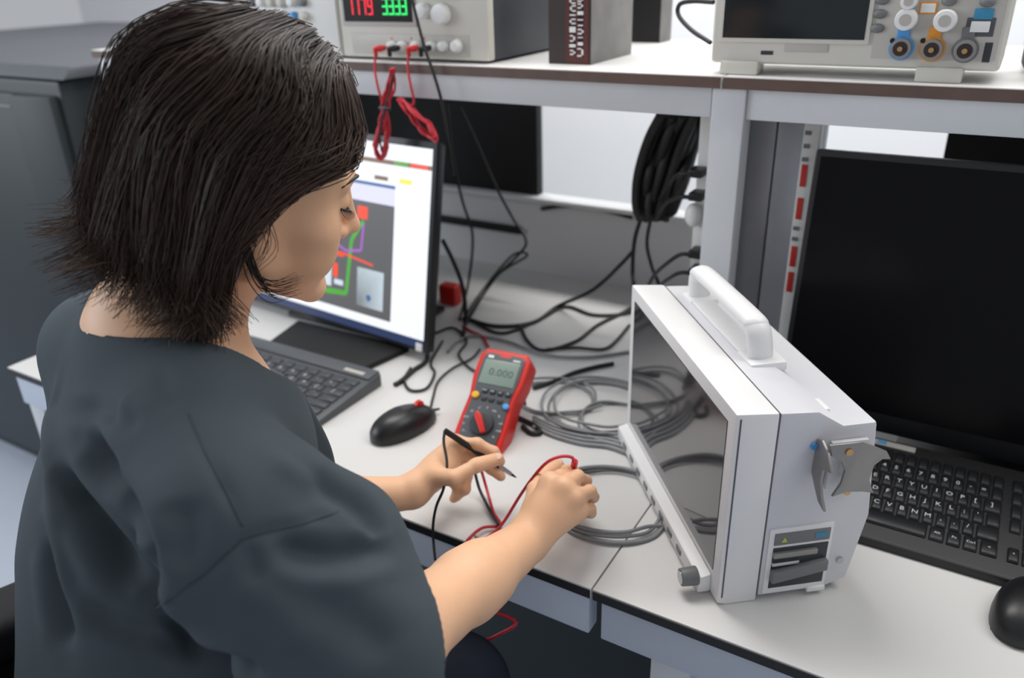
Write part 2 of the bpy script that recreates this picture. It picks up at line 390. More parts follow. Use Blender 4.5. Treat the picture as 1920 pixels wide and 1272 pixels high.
# ================================================================== MONITORS
def panel_frame(B, Tp, yaw):
    e = Vector((math.cos(yaw), math.sin(yaw), 0)); up = (Tp - B); up = (up - e * up.dot(e)).normalized(); n = e.cross(up).normalized()   # n points to viewer? (-y)
    M = Matrix.Identity(4)
    for r in range(3): M[r][0] = e[r]; M[r][1] = -n[r]; M[r][2] = up[r]; M[r][3] = B[r]
    return M
def invpix(M, px, py, off=0):
    d = Vector(ray(px, py)); n = M.to_3x3().col[1]; o = Vector(CAM); t = (M.translation - o + n * off).dot(n) / d.dot(n); return M.inverted() @ (o + d * t)
# left, lit
B = Vector((-.838, 1.06, .768)); Tp = Vector((-.815, 1.13, 1.15)); yaw = math.radians(-5)
M = panel_frame(B, Tp, yaw); Wd, Hd = .60, .388
t = thing('computer_monitor', 'lit computer monitor with a circuit drawing, beside the face of the person', 'monitor', (-1.10, 1.12, ZT), yaw)
MB(M).box(-Wd, 0, 0, 0, .022, Hd).build('bezel', 'black', t, .003)
MB(M).box(-Wd + .05, .02, .05, -.05, .05, Hd - .06).build('rear_shell', 'black', t, .01)
s = MB(M)
def q(x0, y0, x1, y1, m, o):          # screen area given by its photo corners
    p = invpix(M, x0, y0); r = invpix(M, x1, y1); s.box(min(p.x, r.x), -.0008 - .0002 * o, min(p.z, r.z), max(p.x, r.x), .002, max(p.z, r.z), m)
def ql(pts, w, m, o):
    P = [invpix(M, *p) for p in pts]
    for a, b in zip(P, P[1:]):
        dx, dz = b.x - a.x, b.z - a.z; L = math.hypot(dx, dz); nx, nz = -dz / L * w / 2, dx / L * w / 2
        s.prism([(a.x + nx, a.z + nz), (b.x + nx, b.z + nz), (b.x - nx, b.z - nz), (a.x - nx, a.z - nz)], -.0008 - .0002 * o, .001, 'y', m)
tr = invpix(M, 826, 282); br = invpix(M, 794, 640)
X1, Z1, Z0 = min(tr.x, br.x, -.006), tr.z, br.z
s.box(-Wd + .01, -.0008, Z0, X1, .002, Z1, 0)
z = invpix(M, 820, 318).z; s.box(-Wd + .01, -.0012, z - .004, X1, .001, z + .004, 8)
s.box(X1 - .09, -.0014, z - .003, X1 - .055, .001, z + .003, 2); s.box(X1 - .05, -.0014, z - .003, X1 - .008, .001, z + .003, 4)
xr = invpix(M, 737, 480).x; zt = invpix(M, 742, 388).z; zb = invpix(M, 728, 603).z; zn = invpix(M, 745, 352).z
s.box(xr - .37, -.0012, zn - .004, xr, .001, zn + .002, 5); s.box(xr - .37, -.0012, zt, xr, .001, zn - .004, 9); s.box(xr - .37, -.0014, zb, xr, .001, zt, 1)
q(750, 335, 773, 348, 6, 2); q(703, 328, 728, 340, 8, 2)
ql([(612, 545), (650, 550), (655, 500), (660, 450), (675, 425), (683, 415)], .0085, 2, 4); ql([(585, 538), (645, 549)], .010, 2, 4)
ql([(630, 455), (650, 470), (678, 470), (683, 420)], .005, 3, 5); ql([(640, 473), (700, 498)], .004, 4, 6)
q(672, 385, 690, 412, 4, 6); q(632, 470, 645, 482, 4, 6); q(655, 400, 668, 425, 0, 6)
q(608, 495, 622, 536, 11, 6); q(626, 492, 634, 520, 4, 6); q(628, 522, 644, 536, 11, 7)
q(671, 500, 718, 585, 11, 3)
p = invpix(M, 692, 559); s.cyl((p.x, -.002, p.z), (p.x, 0, p.z), .0065, m=5)
s.box(-Wd + .01, -.0012, Z0 - .016, X1, .001, Z0 - .001, 7); 
s.build('screen', SCR, t, smooth=False)
p = invpix(M, 786, 655); MB(M).box(p.x - .008, -.002, max(.002, p.z - .012), min(p.x + .008, -.002), .001, p.z + .012).build('power_label', 'white', t, .001)
MB().prism([(-1.13, .79), (-1.05, .79), (-1.05, 1.0), (-1.13, 1.0)], 1.16, 1.19, 'y').build('stand_neck', 'black', t, .006)
MB().box(-1.24, 1.10, ZT, -.95, 1.28, ZT + .012).build('stand_foot', 'black', t, .005)
# right, dark
B = Vector((-.216, 1.14, .781)); Tp = Vector((-.204, 1.19, 1.178)); M2 = panel_frame(B, Tp, 0); Wd, Hd = .62, .40
t = thing('computer_monitor', 'large switched-off black monitor behind the white medical device', 'monitor', (.1, 1.2, ZT))
MB(M2).box(0, 0, 0, Wd, .022, Hd).build('bezel', 'black', t, .004)
MB(M2).box(.008, -.0006, .030, Wd - .008, .002, Hd - .009).build('screen', 'blackgl', t)
MB(M2).box(.05, .02, .05, Wd - .05, .05, Hd - .06).build('rear_shell', 'black', t, .01)
MB().box(.05, 1.21, .79, .14, 1.24, 1.0).build('stand_neck', 'black', t, .006)
MB().box(-.04, 1.13, ZT, .23, 1.33, ZT + .012).build('stand_foot', 'black', t, .005)

# flat black tray in front of the lit monitor
P4 = [DZ(*p, ZT + .006) for p in ((492, 655), (660, 704), (768, 655), (560, 605))]
mb = MB(); mb.prism([(p.x, p.y) for p in P4], ZT + .0005, ZT + .012, 'z')
tag(mb.build('document_tray', 'panelblk', bevel=.003), 'flat matt black slab lying between lit monitor and grey keyboard', 'slab')

# ================================================================== KEYBOARDS
ROWS = ['`1234567890-= ', 'QWERTYUIOP[]\\ ', 'ASDFGHJKL;\' ', 'ZXCVBNM,./ ']
def keyboard(name, label, loc, rotz, W, D, h0, h1, kx0, kx1, ky0, ky1, body, key, nrow, npad, lip=None):
    t = thing(name, label, 'keyboard', loc, rotz)
    tilt = math.atan2(h1 - h0, D); MM = world_of(t)
    mb = MB(MM).prism([(0, 0), (D, 0), (D, h1), (.004, h0), (0, h0 - .002)], 0, W, 'x'); mb.build('case', body, t, .002)
    L = T(0, 0, h0) @ Rx(tilt); rows = nrow; ph = (ky1 - ky0) / rows; lg = MB(MM); kp = None; n = 0
    for r in range(rows):
        ncol = 14; px = (kx1 - kx0) / ncol; off = [0, .0, .25, .45, .7, 0][r] * px
        cells = []
        if r == rows - 1: cells = [(0, 1.3), (1.3, 1.2), (2.5, 1.2), (3.7, 5.2), (8.9, 1.3), (10.2, 1.2), (11.4, 1.2), (12.6, 1.4)]
        else:
            c = 0.
            w0 = [1, 1, 1.5, 1.8, 2.2, 1][r]; k = 0
            while c < ncol - .3:
                w = w0 if k == 0 else 1.0
                if c + w > ncol - .99: w = ncol - c
                cells.append((c, w)); c += w; k += 1
        if npad: cells += [(ncol + .5 + i, 1) for i in range(3) if not (r == rows - 2 and i != 1)] 
        if npad > 1: cells += [(ncol + 3.9 + i, 1) for i in range(4)]
        y1 = ky1 - r * ph; y0 = y1 - ph
        for i, (c, w) in enumerate(cells):
            if n >= 98: break
            xa = kx0 + c * px + .0012; xb = kx0 + (c + w) * px - .0012
            if xb > W - .006: continue
            b = MB(MM @ L); b.add([(xa, y0 + .001, 0), (xb, y0 + .001, 0), (xb, y1 - .001, 0), (xa, y1 - .001, 0), (xa + .0018, y0 + .0028, .004), (xb - .0018, y0 + .0028, .004), (xb - .0018, y1 - .0025, .004), (xa + .0018, y1 - .0025, .004)],
                [(0, 3, 2, 1), (4, 5, 6, 7), (0, 1, 5, 4), (1, 2, 6, 5), (2, 3, 7, 6), (3, 0, 4, 7)])
            b.build('key', key, t, .0007, 1); n += 1
            ch = None
            if 1 <= r <= 4 and i < len(ROWS[r - 1]) and c < 13.5: ch = (ROWS[r - 1][i - (1 if r > 1 else 0)]) if (i > 0 or r == 1) else None
            if ch and ch.strip(): textmesh(lg, ch, L @ T((xa + xb) / 2 - .001, (y0 + y1) / 2 + .001, .0041), .0105)
            elif r == rows - 1 and (i < 3 or i > 3): textmesh(lg, ['Ctrl', 'Fn', 'Alt', '', 'Alt', 'Fn', 'Ctrl', '<', '^', '>', '0', '.', '+'][min(i, 12)], L @ T((xa + xb) / 2, (y0 + y1) / 2, .0041), .006)
    if lg.v: lg.build('key_lettering', 'legend', t, smooth=False)
    return t, L, MM
t, L, MM = keyboard('keyboard', 'dark grey keyboard with pale letters, at the chest of the person', (-1.31, .785, ZT), 0, .452, .165, .012, .024, .012, .440, .014, .128, 'kbgrey', 'key', 6, 0)
MB(MM @ L).box(.004, .137, -.004, .448, .168, .004).build('top_strip', 'kbgrey', t, .002)
MB(MM @ L).box(.385, .143, .004, .43, .151, .0045).build('sticker', 'beige2', t)
t, L, MM = keyboard('keyboard', 'black keyboard with white letters, below the dark screen', (-.122, .905, ZT), 0, .292, .215, .014, .034, .010, .222, .026, .190, 'kbblack', 'keyb', 6, 1)
MB(MM @ L).box(.006, .197, 0, .11, .209, .0025).build('label_strip', 'beige2', t, .0008)
MB(MM @ L).box(.045, .199, .0026, .055, .207, .003).build('blue_mark', 'blue', t); MB(MM @ L).box(.060, .199, .0026, .072, .207, .003).build('blue_mark', 'blue', t)

# ================================================================== MICE
def mouse(label, loc, rotz, L=.115, W=.064, H=.038, accent=None, s=1):
    t = thing('computer_mouse', label, 'mouse', loc, rotz); MM = world_of(t)
    V = []; F = []; nu, nv = 28, 12
    for i in range(nv + 1):
        a = i / nv
        for j in range(nu):
            th = 2 * math.pi * j / nu; cy = math.sin(th); cx = math.cos(th)
            ex = abs(cx) ** .85 * math.copysign(1, cx); ey = abs(cy) ** .9 * math.copysign(1, cy)
            r = math.cos(a * math.pi / 2) ** .75 if a < 1 else 0; r = r * (1 + .06 * math.sin(a * 3.14))
            w = (W / 2) * (1 - .16 * (ey * r) ** 2 * (1 if ey > 0 else .2)) * (1 - .08 * math.cos(th) ** 2 * 0)
            z = H * math.sin(a * math.pi / 2) * (1 - .22 * max(0, ey * r)); V.append((ex * r * w, ey * r * L / 2, z + .002))
    for i in range(nv):
        for j in range(nu): F.append((i * nu + j, i * nu + (j + 1) % nu, (i + 1) * nu + (j + 1) % nu, (i + 1) * nu + j))
    F.append(list(range(nu - 1, -1, -1)))
    mb = MB(MM); mb.add(V, F); mb.build('shell', 'black', t, ang=80)
    MB(MM).box(-.022, -.045, 0, .022, .045, .003).build('underside', 'blackm', t, .001)
    MB(MM).cyl((-.0035, L * .27, H * .86), (.0035, L * .27, H * .86), .008, n=20).build('scroll_wheel', 'red' if accent else 'rubber', t, label='red scroll wheel' if accent else None)
    MB(MM).tube([(0, L * .47, .012), (0, L * .53, .010), (0, L * .6, .008)], .003, rr=.7).build('cable_boot', 'rubber', t)
    return t
a = DZ(720, 812, ZT + .015); b = DZ(792, 775, ZT + .012)
cm = (a + b) / 2; cm.z = ZT; mrot = math.atan2(b.y - a.y, b.x - a.x) - math.pi / 2
mouse('black computer mouse with red wheel, between grey keyboard and red multimeter', cm, mrot - .10, L=.122, accent=True)
mouse('black computer mouse at right edge, in front of the black keyboard', (.132, .862, ZT), -.25, L=.115)

# ================================================================== WHITE MEDICAL DEVICE
dx = Vector((.637, -.771, 0)).normalized()
t = thing('patient_monitor', 'white medical monitor with carry handle and grey screen standing on the bench', 'medical device', (-.172, .713, ZT), math.atan2(dx.y, dx.x))
MM = world_of(t); WD = .372
MB(MM).prism([(0, .004), (.010, 0), (.048, 0), (.048, .252), (.0, .256)], -WD, 0, 'x').build('front_frame', 'devwhite', t, .0035, 2)
MB(MM).prism([(.0492, .006), (.13, .006), (.158, .016), (.172, .105), (.160, .228), (.122, .228), (.092, .248), (.0492, .251)], -WD + .003, -.001, 'x').build('rear_housing', 'devshade', t, .0035, 2)
MB(MM).box(-WD + .004, .0475, .008, -.0015, .0497, .2505).build('seam', 'devdark', t)
MB(MM).box(-WD + .02, -.0009, .038, -.018, .004, .238).build('screen', 'devscreen', t, .0005, 1)
MB(MM).box(-.0022, .0045, .012, .0006, .0062, .250).build('frame_line', 'devdark', t)
MB(MM).prism([(-.016, .004), (-.016, .026), (.0, .030), (.0, .004)], -WD + .008, -.02, 'x').build('button_rail', 'devwhite', t, .003)
for i in range(8): MB(MM).box(-.33 + i * .034, -.0175, .011, -.315 + i * .034, -.0155, .019).build('rail_button', 'grey', t, .001)
k = MB(MM).cyl((-.030, -.014, .022), (-.030, -.034, .022), .0115, .0105, 24).build('rotary_knob', 'grey', t, .0015, label='grey rotary knob')
MB(MM).cyl((-.030, -.034, .022), (-.030, -.0348, .022), .008, n=20).build('knob_face', 'steel', k)
for x, y in ((-.02, .012), (-.02, .14), (-WD + .02, .012), (-WD + .02, .14)): MB(MM).cyl((x, y, 0), (x, y, .008), .009).build('foot', 'rubber', t, .001)
# rounded-bar handle: arch on the top rear edge
hp = [(-.318, .082, .238), (-.318, .080, .272), (-.311, .078, .287), (-.293, .077, .293), (-.155, .077, .293), (-.133, .078, .288), (-.125, .080, .270), (-.125, .084, .236)]
mb = MB(); P = catmull(hp, 6); vs = []; n = 14
for i, p in enumerate(P):
    d = (P[min(i + 1, len(P) - 1)] - P[max(i - 1, 0)]).normalized(); w = Vector((0, 1, 0)); u = w.cross(d).normalized()
    vs += [p + u * math.cos(2 * math.pi * j / n) * .009 + w * math.sin(2 * math.pi * j / n) * .0155 for j in range(n)]
mb.add(vs, [(i * n + j, i * n + (j + 1) % n, (i + 1) * n + (j + 1) % n, (i + 1) * n + j) for i in range(len(P) - 1) for j in range(n)] + [list(range(n))[::-1], list(range((len(P) - 1) * n, len(P) * n))])
mb.M = MM; mb.v = [MM @ v for v in mb.v]; mb.build('carry_handle', 'devwhite', t, ang=60)
MB(MM).box(-.335, .062, .240, -.300, .104, .2535).build('handle_mount', 'devwhite', t, .005); MB(MM).box(-.147, .062, .240, -.105, .108, .2535).build('handle_mount', 'devwhite', t, .005)
MB(MM).prism([(-.30, .064), (-.14, .064), (-.14, .094), (-.30, .094)], .2495, .2535, 'z').build('handle_pad', 'devwhite', t, .002)
MB(MM).box(-.055, .108, .2275, -.030, .122, .232).build('latch', 'devwhite', t, .002)
# holder hooks on the side
def hook(y, z, s, flip):
    pts = [(0, .034), (.014, .032), (.030, .022), (.034, .012), (.024, .014), (.014, .008), (.012, -.004), (.018, -.018), (.028, -.030), (.016, -.028), (.002, -.016), (-.004, 0), (-.004, .022)]
    return [(y + (-p[0] if flip else p[0]) * s, z + p[1] * s) for p in pts]
hb = MB(MM).box(0, .108, .152, .006, .150, .212).build('holder_base', 'devshade', t, .002)
def plate(y0, z0, name):
    # curved clamp jaw standing out from the side, cut like a claw
    pts = [(.000, .030), (.010, .034), (.024, .026), (.036, .010), (.030, .008), (.020, .004), (.018, -.010), (.024, -.026), (.034, -.040), (.020, -.036), (.006, -.020), (.0, -.012)]
    m_ = MB(MM).prism([(p[0], z0 + p[1]) for p in pts], y0, y0 + .0035, 'y'); return m_
plate(.092, .186, 'a').build('holder_hook', 'hook', t, .001)
m_ = MB(MM); m_.prism([(.094, .222), (.130, .222), (.160, .206), (.166, .196), (.156, .197), (.148, .190), (.146, .172), (.154, .154), (.140, .158), (.122, .160), (.106, .156), (.114, .172), (.116, .188), (.110, .200), (.098, .208)], .020, .0235, 'x')
m_.build('holder_plate', 'hook', t, .001)
MB(MM).box(.004, .118, .176, .021, .142, .200).build('holder_arm', 'devshade', t, .003)
MB(MM).cyl((.0236, .116, .212), (.0255, .116, .212), .004, n=14).build('screw', 'brass', t); MB(MM).cyl((.0062, .134, .147), (.008, .134, .147), .004, n=14).build('screw', 'brass', t)
MB(MM).cyl((.0005, .090, .208), (.003, .090, .208), .004, n=14).build('screw', 'blue', t, label='blue screw cap')
# printer slot
MB(MM).box(-.002, .054, .010, .0012, .130, .102).build('bay_frame', 'devwhite', t, .001)
MB(MM).box(-.001, .060, .080, .0024, .126, .096).build('bay_label', 'grey', t, .0004)
MB(MM).prism([(.068, .084), (.075, .084), (.0715, .0905)], .0020, .0028, 'x').build('warning_triangle', 'green', t)
MB(MM).box(.002, .108, .085, .0029, .122, .0915).build('bay_logo', 'teal', t)
MB(MM).box(-.001, .060, .018, .0018, .126, .076).build('bay_recess', 'dgrey', t, .0004, label='dark open bay')
MB(MM).box(.001, .060, .064, .006, .112, .071).build('bay_bar', 'hook', t, .001); MB(MM).box(.001, .060, .052, .005, .092, .057).build('bay_bar', 'steel', t, .001)
MB(MM).prism([(.060, .030), (.126, .040), (.126, .054), (.060, .046)], .001, .009, 'x').build('paper_door', 'grey', t, .0015)
MB(MM).cyl((0, .145, .045), (.002, .145, .045), .004, n=14).build('screw', 'steel', t)
MB(MM).box(-.001, .108, .006, .004, .13, .012).build('bay_catch', 'devwhite', t, .001)

# ================================================================== MULTIMETER
bl = DZ(838, 838, ZT + .002); d = Vector(ray(905, 650)); o = Vector(CAM); best = None
for i in range(400):
    p = DY(905, 650, .95 + i * .0003); v = p - bl
    if best is None or abs(v.length - .176) < best[0]: best = (abs(v.length - .176), p.copy(), v.copy())
up = best[2].normalized(); ex = up.cross(Vector((0, 0, 1))).normalized(); ex = ex if ex.x > 0 else -ex; nn = ex.cross(up)
if nn.dot(o - bl) > 0: nn = -nn
M = Matrix.Identity(4)
for r in range(3): M[r][0] = ex[r] * 1.02; M[r][1] = nn[r] * .94; M[r][2] = up[r] * .926; M[r][3] = bl[r]
t = thing('multimeter', 'red and grey digital multimeter leaning back between mouse and white device', 'multimeter', (bl + ex * .044) * 1, math.atan2(ex.y, ex.x))
Hm = .190
pr = [(.010, 0), (.078, 0), (.086, .008), (.085, .06), (.083, .10), (.088, .135), (.088, .178), (.078, .190), (.010, .190), (0, .178), (0, .135), (.005, .10), (.003, .06), (.002, .008)]
MB(M).prism(pr, 0, .040, 'y').build('holster', 'red', t, .006, 3, 25)
pf = [(.013, .006), (.075, .006), (.077, .06), (.075, .10), (.079, .135), (.079, .174), (.072, .181), (.055, .181), (.052, .176), (.036, .176), (.033, .181), (.016, .181), (.009, .174), (.009, .135), (.013, .10), (.011, .06)]
MB(M).prism(pf, -.0022, .004, 'y').build('face_plate', 'kbgrey', t, .001)
MB(M).box(.014, -.0034, .122, .074, .002, .168).build('display', 'lcd', t, .0015)
lg = MB(M)
L0 = Matrix(((1, 0, 0, 0), (0, 0, 1, 0), (0, 1, 0, 0), (0, 0, 0, 1)))
LT = M.to_3x3()
def txt(mb, s, x, y, z, size, m=0):   # text on a local xz plane facing -y
    textmesh(mb, s, T(x, y, z) @ Rx(math.pi / 2), size, m)
txt(lg, '0.000', .047, -.0036, .145, .019); lg.build('display_digits', 'lcdink', t, smooth=False)
MB(M).box(.017, -.003, .171, .026, .001, .176).build('badge', 'white', t); MB(M).box(.060, -.003, .170, .072, .001, .174).build('model_label', 'legend', t)
MB(M).cyl((.018, -.0022, .099), (.018, -.006, .099), .0065, .006, 20).build('yellow_button', 'yellow', t, .001)
for i, x in enumerate((.031, .044, .057, .070)): MB(M).box(x - .0045, -.0052, .106 - .0, x + .0045, -.001, .114).build('push_button', 'dgrey', t, .001)
for i, x in enumerate((.033, .046, .060)): MB(M).box(x - .0045, -.0048, .092, x + .0045, -.001, .099).build('push_button', 'dgrey', t, .001)
MB(M).cyl((.073, -.0022, .088), (.073, -.006, .088), .0055, .005, 20).build('blue_button', 'blue', t, .001)
lg = MB(M)
for i, x in enumerate((.031, .044, .057, .070)): txt(lg, ['MAX', 'REL', 'Hz', 'EF'][i], x, -.0054, .110, .0040)
for k in range(11):
    a = math.radians(215 - k * 25); txt(lg, ['V~', 'V', 'mV', 'O', 'C', 'F', 'Hz', '%', 'uA', 'mA', 'A'][k], .044 + .030 * math.cos(a), -.0024, .050 + .030 * math.sin(a), .0062)
lg.build('dial_lettering', 'legend', t, smooth=False)
kb = MB(M).cyl((.044, -.002, .050), (.044, -.008, .050), .020, .019, 32).build('range_dial', 'dgrey', t, .001)
a = math.radians(122); ca, sa = math.cos(a), math.sin(a)
pts = [(.044 + x * ca - y * sa, .050 + x * sa + y * ca) for x, y in ((-.019, -.004), (.012, -.0055), (.021, -.002), (.021, .002), (.012, .0055), (-.019, .004))]
MB(M).prism(pts, -.015, -.0082, 'y').build('dial_pointer', 'red', kb, .0015, label='red dial pointer')
for x in (.020, .036, .052, .068): MB(M).cyl((x, -.0022, .014), (x, -.004, .014), .005, .005, 16).build('input_jack', 'blackm', t, .0005)
top = M @ Vector((.044, .042, .165)); ft = Vector((top.x, top.y, ZT)) + nn.cross(Vector((0, 0, 1))).cross(Vector((0, 0, 1))).normalized() * -.0
e3 = Vector((-ex.y, ex.x, 0)); e3 = e3 if e3.y > 0 else -e3
fo = Vector((top.x, top.y, ZT + .002)) + e3 * .015
MS = MB(); a0, a1 = top - ex * .02, top + ex * .02; b0, b1 = fo - ex * .02, fo + ex * .02
MS.add([a0, a1, b1, b0, a0 + e3 * .004, a1 + e3 * .004, b1 + e3 * .004, b0 + e3 * .004], [(0, 1, 2, 3), (7, 6, 5, 4), (0, 4, 5, 1), (1, 5, 6, 2), (2, 6, 7, 3), (3, 7, 4, 0)]); MS.build('kickstand', 'dgrey', t, .001)
METER_M = M

# ================================================================== SHELF: INSTRUMENTS
YFc = 1.145
def P2(px, py, y=YFc): return DY(px, py, y)
def cylY(mb, c, r, l, r1=None, n=24, m=0): return mb.cyl((c.x, c.y, c.z), (c.x, c.y - l, c.z), r, r1, n, m)
# oscilloscope
a = P2(1331, 118); b = P2(1874, 150)
x0, x1 = a.x, b.x - .002; z0 = ZS + .014; z1 = z0 + .165
t = thing('oscilloscope', 'beige oscilloscope with dark screen and coloured sockets on the right shelf', 'oscilloscope', ((x0 + x1) / 2, YFc + .07, ZS))
MB().box(x0, YFc, z0, x1, YFc + .13, z1).build('housing', 'beige', t, .007, 3)
s0 = P2(1356, 70); s1 = P2(1622, 70)
MB().box(s0.x - .006, YFc - .004, s0.z - .006, s1.x + .006, YFc + .004, z1 - .012).build('screen_frame', 'beige', t, .003)
MB().box(s0.x, YFc - .005, s0.z, s1.x, YFc, z1 - .018).build('screen', 'scr_dark', t, .001)
MB().box(s1.x + .010, YFc - .0012, z0 + .012, x1 - .008, YFc + .002, z1 - .008).build('control_panel', 'beige2', t, .001)
for px in (1385, 1760):
    c = P2(px, 140); MB().box(c.x - .026, YFc - .006, ZS, c.x + .026, YFc + .03, z0 + .004).build('foot', 'beige', t, .003)
c = P2(1438, 99); lg = MB(); textmesh(lg, 'SDS', T(c.x, YFc - .0006, c.z) @ Rx(math.pi / 2), .008); 
lg = MB(); lg.box(c.x - .008, YFc - .0006, c.z - .0025, c.x + .008, YFc, c.z + .0025); lg.build('logo', 'dgrey', t)
for px, py in ((1655, 0), (1650, 26), (1645, 53), (1780, 2), (1852, 4)):
    c = P2(px, py); MB().ball((c.x, YFc - .002, c.z), (.0085, .005, .0055)).build('soft_key', 'grey', t)
for px, py, r, mm_ in ((1700, 36, .0135, 'white'), (1773, 38, .0135, 'white'), (1706, 2, .010, 'white')):
    c = P2(px, py); c.y = YFc - .001; kk = cylY(MB(), c, r, .014, r * .88).build('knob', mm_, t, .0015); c.y -= .0141; cylY(MB(), c, r * .5, .0006).build('knob_cap', 'beige2', kk)
c = P2(1741, 15); MB().box(c.x - .010, YFc - .002, c.z - .007, c.x + .010, YFc, c.z + .007).build('button_surround', 'orange', t, .001); MB().box(c.x - .008, YFc - .0045, c.z - .005, c.x + .008, YFc - .001, c.z + .005).build('button', 'white', t, .001)
c = P2(1845, 26); MB().box(c.x - .010, YFc - .003, c.z - .006, c.x + .010, YFc, c.z + .006).build('run_button', 'teal', t, .001)
c = P2(1838, 50); MB().box(c.x - .015, YFc - .002, c.z - .011, c.x + .015, YFc, c.z + .010).build('button_surround', 'kbgrey', t, .001); MB().box(c.x - .010, YFc - .004, c.z - .006, c.x + .010, YFc - .001, c.z + .006).build('button', 'white', t, .001)
for px, py, cc in ((1690, 90, 'blue'), (1748, 92, 'orange'), (1810, 94, 'grey')):
    c = P2(px, py); c.y = YFc - .001
    r_ = cylY(MB(), c, .0145, .002).build('socket_ring', cc, t, .0005, label=cc + ' socket ring'); MB().box(c.x - .007, YFc - .003, c.z + .012, c.x + .007, YFc - .001, c.z + .026).build('socket_tab', cc, r_, .002)
    cylY(MB(), c, .0125, .010, .012).build('socket_collar', 'hook', r_, .001); c.y -= .0101; cylY(MB(), c, .0085, .0006).build('socket_core', 'boxdark', r_); cylY(MB(), c, .003, .004).build('socket_pin', 'brass', r_)
for px, py in ((1674, 76), (1731, 76)): c = P2(px, py); c.y = YFc; cylY(MB(), c, .003, .003).build('indicator', 'blackm', t)
c = P2(1851, 100); MB().box(c.x - .004, YFc - .0016, c.z - .010, c.x + .004, YFc, c.z + .012).build('side_mark', 'dgrey', t)
c = P2(1500, 88); MB().box(c.x - .02, YFc - .0016, c.z - .006, c.x + .035, YFc, c.z + .006).build('grip_recess', 'beige2', t, .001)
# black device at its right
t2 = MB().box(x1 + .02, 1.26, ZS, x1 + .22, 1.50, ZS + .11).build('speaker_box', 'black', bevel=.02, seg=4)
tag(t2, 'black rounded box on the shelf at the right edge, beside the oscilloscope', 'box'); t2.name = 'electronics_box'
# power supply
a = P2(646, 112); b = P2(917, 112)
x0, x1 = a.x, b.x; z0, z1 = ZS + .004, ZS + .17
t = thing('power_supply', 'bench power supply with red and green digits on the left shelf', 'power supply', ((x0 + x1) / 2, YFc + .15, ZS))
MB().box(x0 + .003, YFc + .018, z0, x1 - .001, YFc + .34, z1).build('case', 'boxside', t, .003)
MB().box(x0, YFc, z0, x1, YFc + .02, z1 + .002).build('front_panel', 'beige', t, .004)
c = P2(649, 40); d_ = P2(776, 40)
MB().box(c.x - .006, YFc - .003, c.z - .007, d_.x + .006, YFc, z1 - .01).build('display_bezel', 'beige2', t, .002)
MB().box(c.x, YFc - .004, c.z, d_.x, YFc - .001, z1 - .015).build('display', 'blackm', t, .001)
r1 = P2(658, 26); g1 = P2(774, 26)
def seg7(mb, x, z, w, h, segs, th=.0022):
    S = dict(a=(0, h, w, h), g=(0, h / 2, w, h / 2), d=(0, 0, w, 0), f=(0, h / 2, 0, h), b=(w, h / 2, w, h), e=(0, 0, 0, h / 2), c=(w, 0, w, h / 2))
    for k in segs:
        q_ = S[k]; mb.box(x + min(q_[0], q_[2]) - th / 2, YFc - .0046, z + min(q_[1], q_[3]) - th / 2, x + max(q_[0], q_[2]) + th / 2, YFc - .0039, z + max(q_[1], q_[3]) + th / 2)
sd = {'1': 'bc', '7': 'abc', '9': 'abcdfg', '3': 'abgcd'}
mb = MB(); x = r1.x
for ch in '1179': seg7(mb, x, r1.z, .0085, .024, sd[ch]); x += .0145
mb.build('red_digits', LED_R, t, smooth=False, label='glowing red digits')
mb = MB(); x = P2(722, 26).x
for ch in '3333': seg7(mb, x, P2(722, 26).z, .0085, .024, sd[ch], .003); x += .0135
mb.build('green_digits', LED_G, t, smooth=False, label='glowing green digits')
for px, py, r in ((797, 20, .0125), (831, 26, .0170), (800, -25, .0125), (838, -25, .017)):
    c = P2(px, py); c.y = YFc - .0005; cylY(MB(), c, r, .016, r * .86).build('knob', 'white', t, .002)
MB().box(P2(660, 70).x, YFc - .001, P2(660, 100).z, P2(880, 70).x, YFc + .001, P2(660, 62).z).build('terminal_panel', 'beige2', t, .001)
for px in (738, 757, 783, 812, 834, 858):
    c = P2(px, 86); c.y = YFc - .0005; cylY(MB(), c, .0085 if px < 850 else .011, .012, .0075).build('terminal', 'white', t, .001)
for px in (735, 772, 796): c = P2(px, 72); c.y = YFc; cylY(MB(), c, .002, .001).build('indicator', 'red', t)
# signal generator with many knobs
a = P2(502, 100); b = P2(641, 100)
t = thing('signal_generator', 'cream instrument crowded with small knobs, left of the power supply', 'instrument', ((a.x + b.x) / 2, YFc + .12, ZS))
MB().box(a.x - .04, YFc + .003, ZS + .003, b.x, YFc + .25, z1).build('case', 'beige', t, .005)
MB().box(a.x - .035, YFc + .001, ZS + .010, b.x - .004, YFc + .004, z1 - .006).build('front_panel', 'white', t, .001)
rr_ = random.Random(3)
for i in range(6):
    for j in range(6):
        x = a.x - .02 + i * .026; z = ZS + .022 + j * .024
        if x > b.x - .01: continue
        mm_ = rr_.choice(['white', 'white', 'beige', 'white', 'grey', 'yellow' if (i, j) == (4, 2) else 'beige', 'blue' if rr_.random() < .1 else 'beige'])
        cylY(MB(), Vector((x, YFc + .001, z)), .008 + .003 * rr_.random(), .012, .007).build('knob', mm_, t, .001)
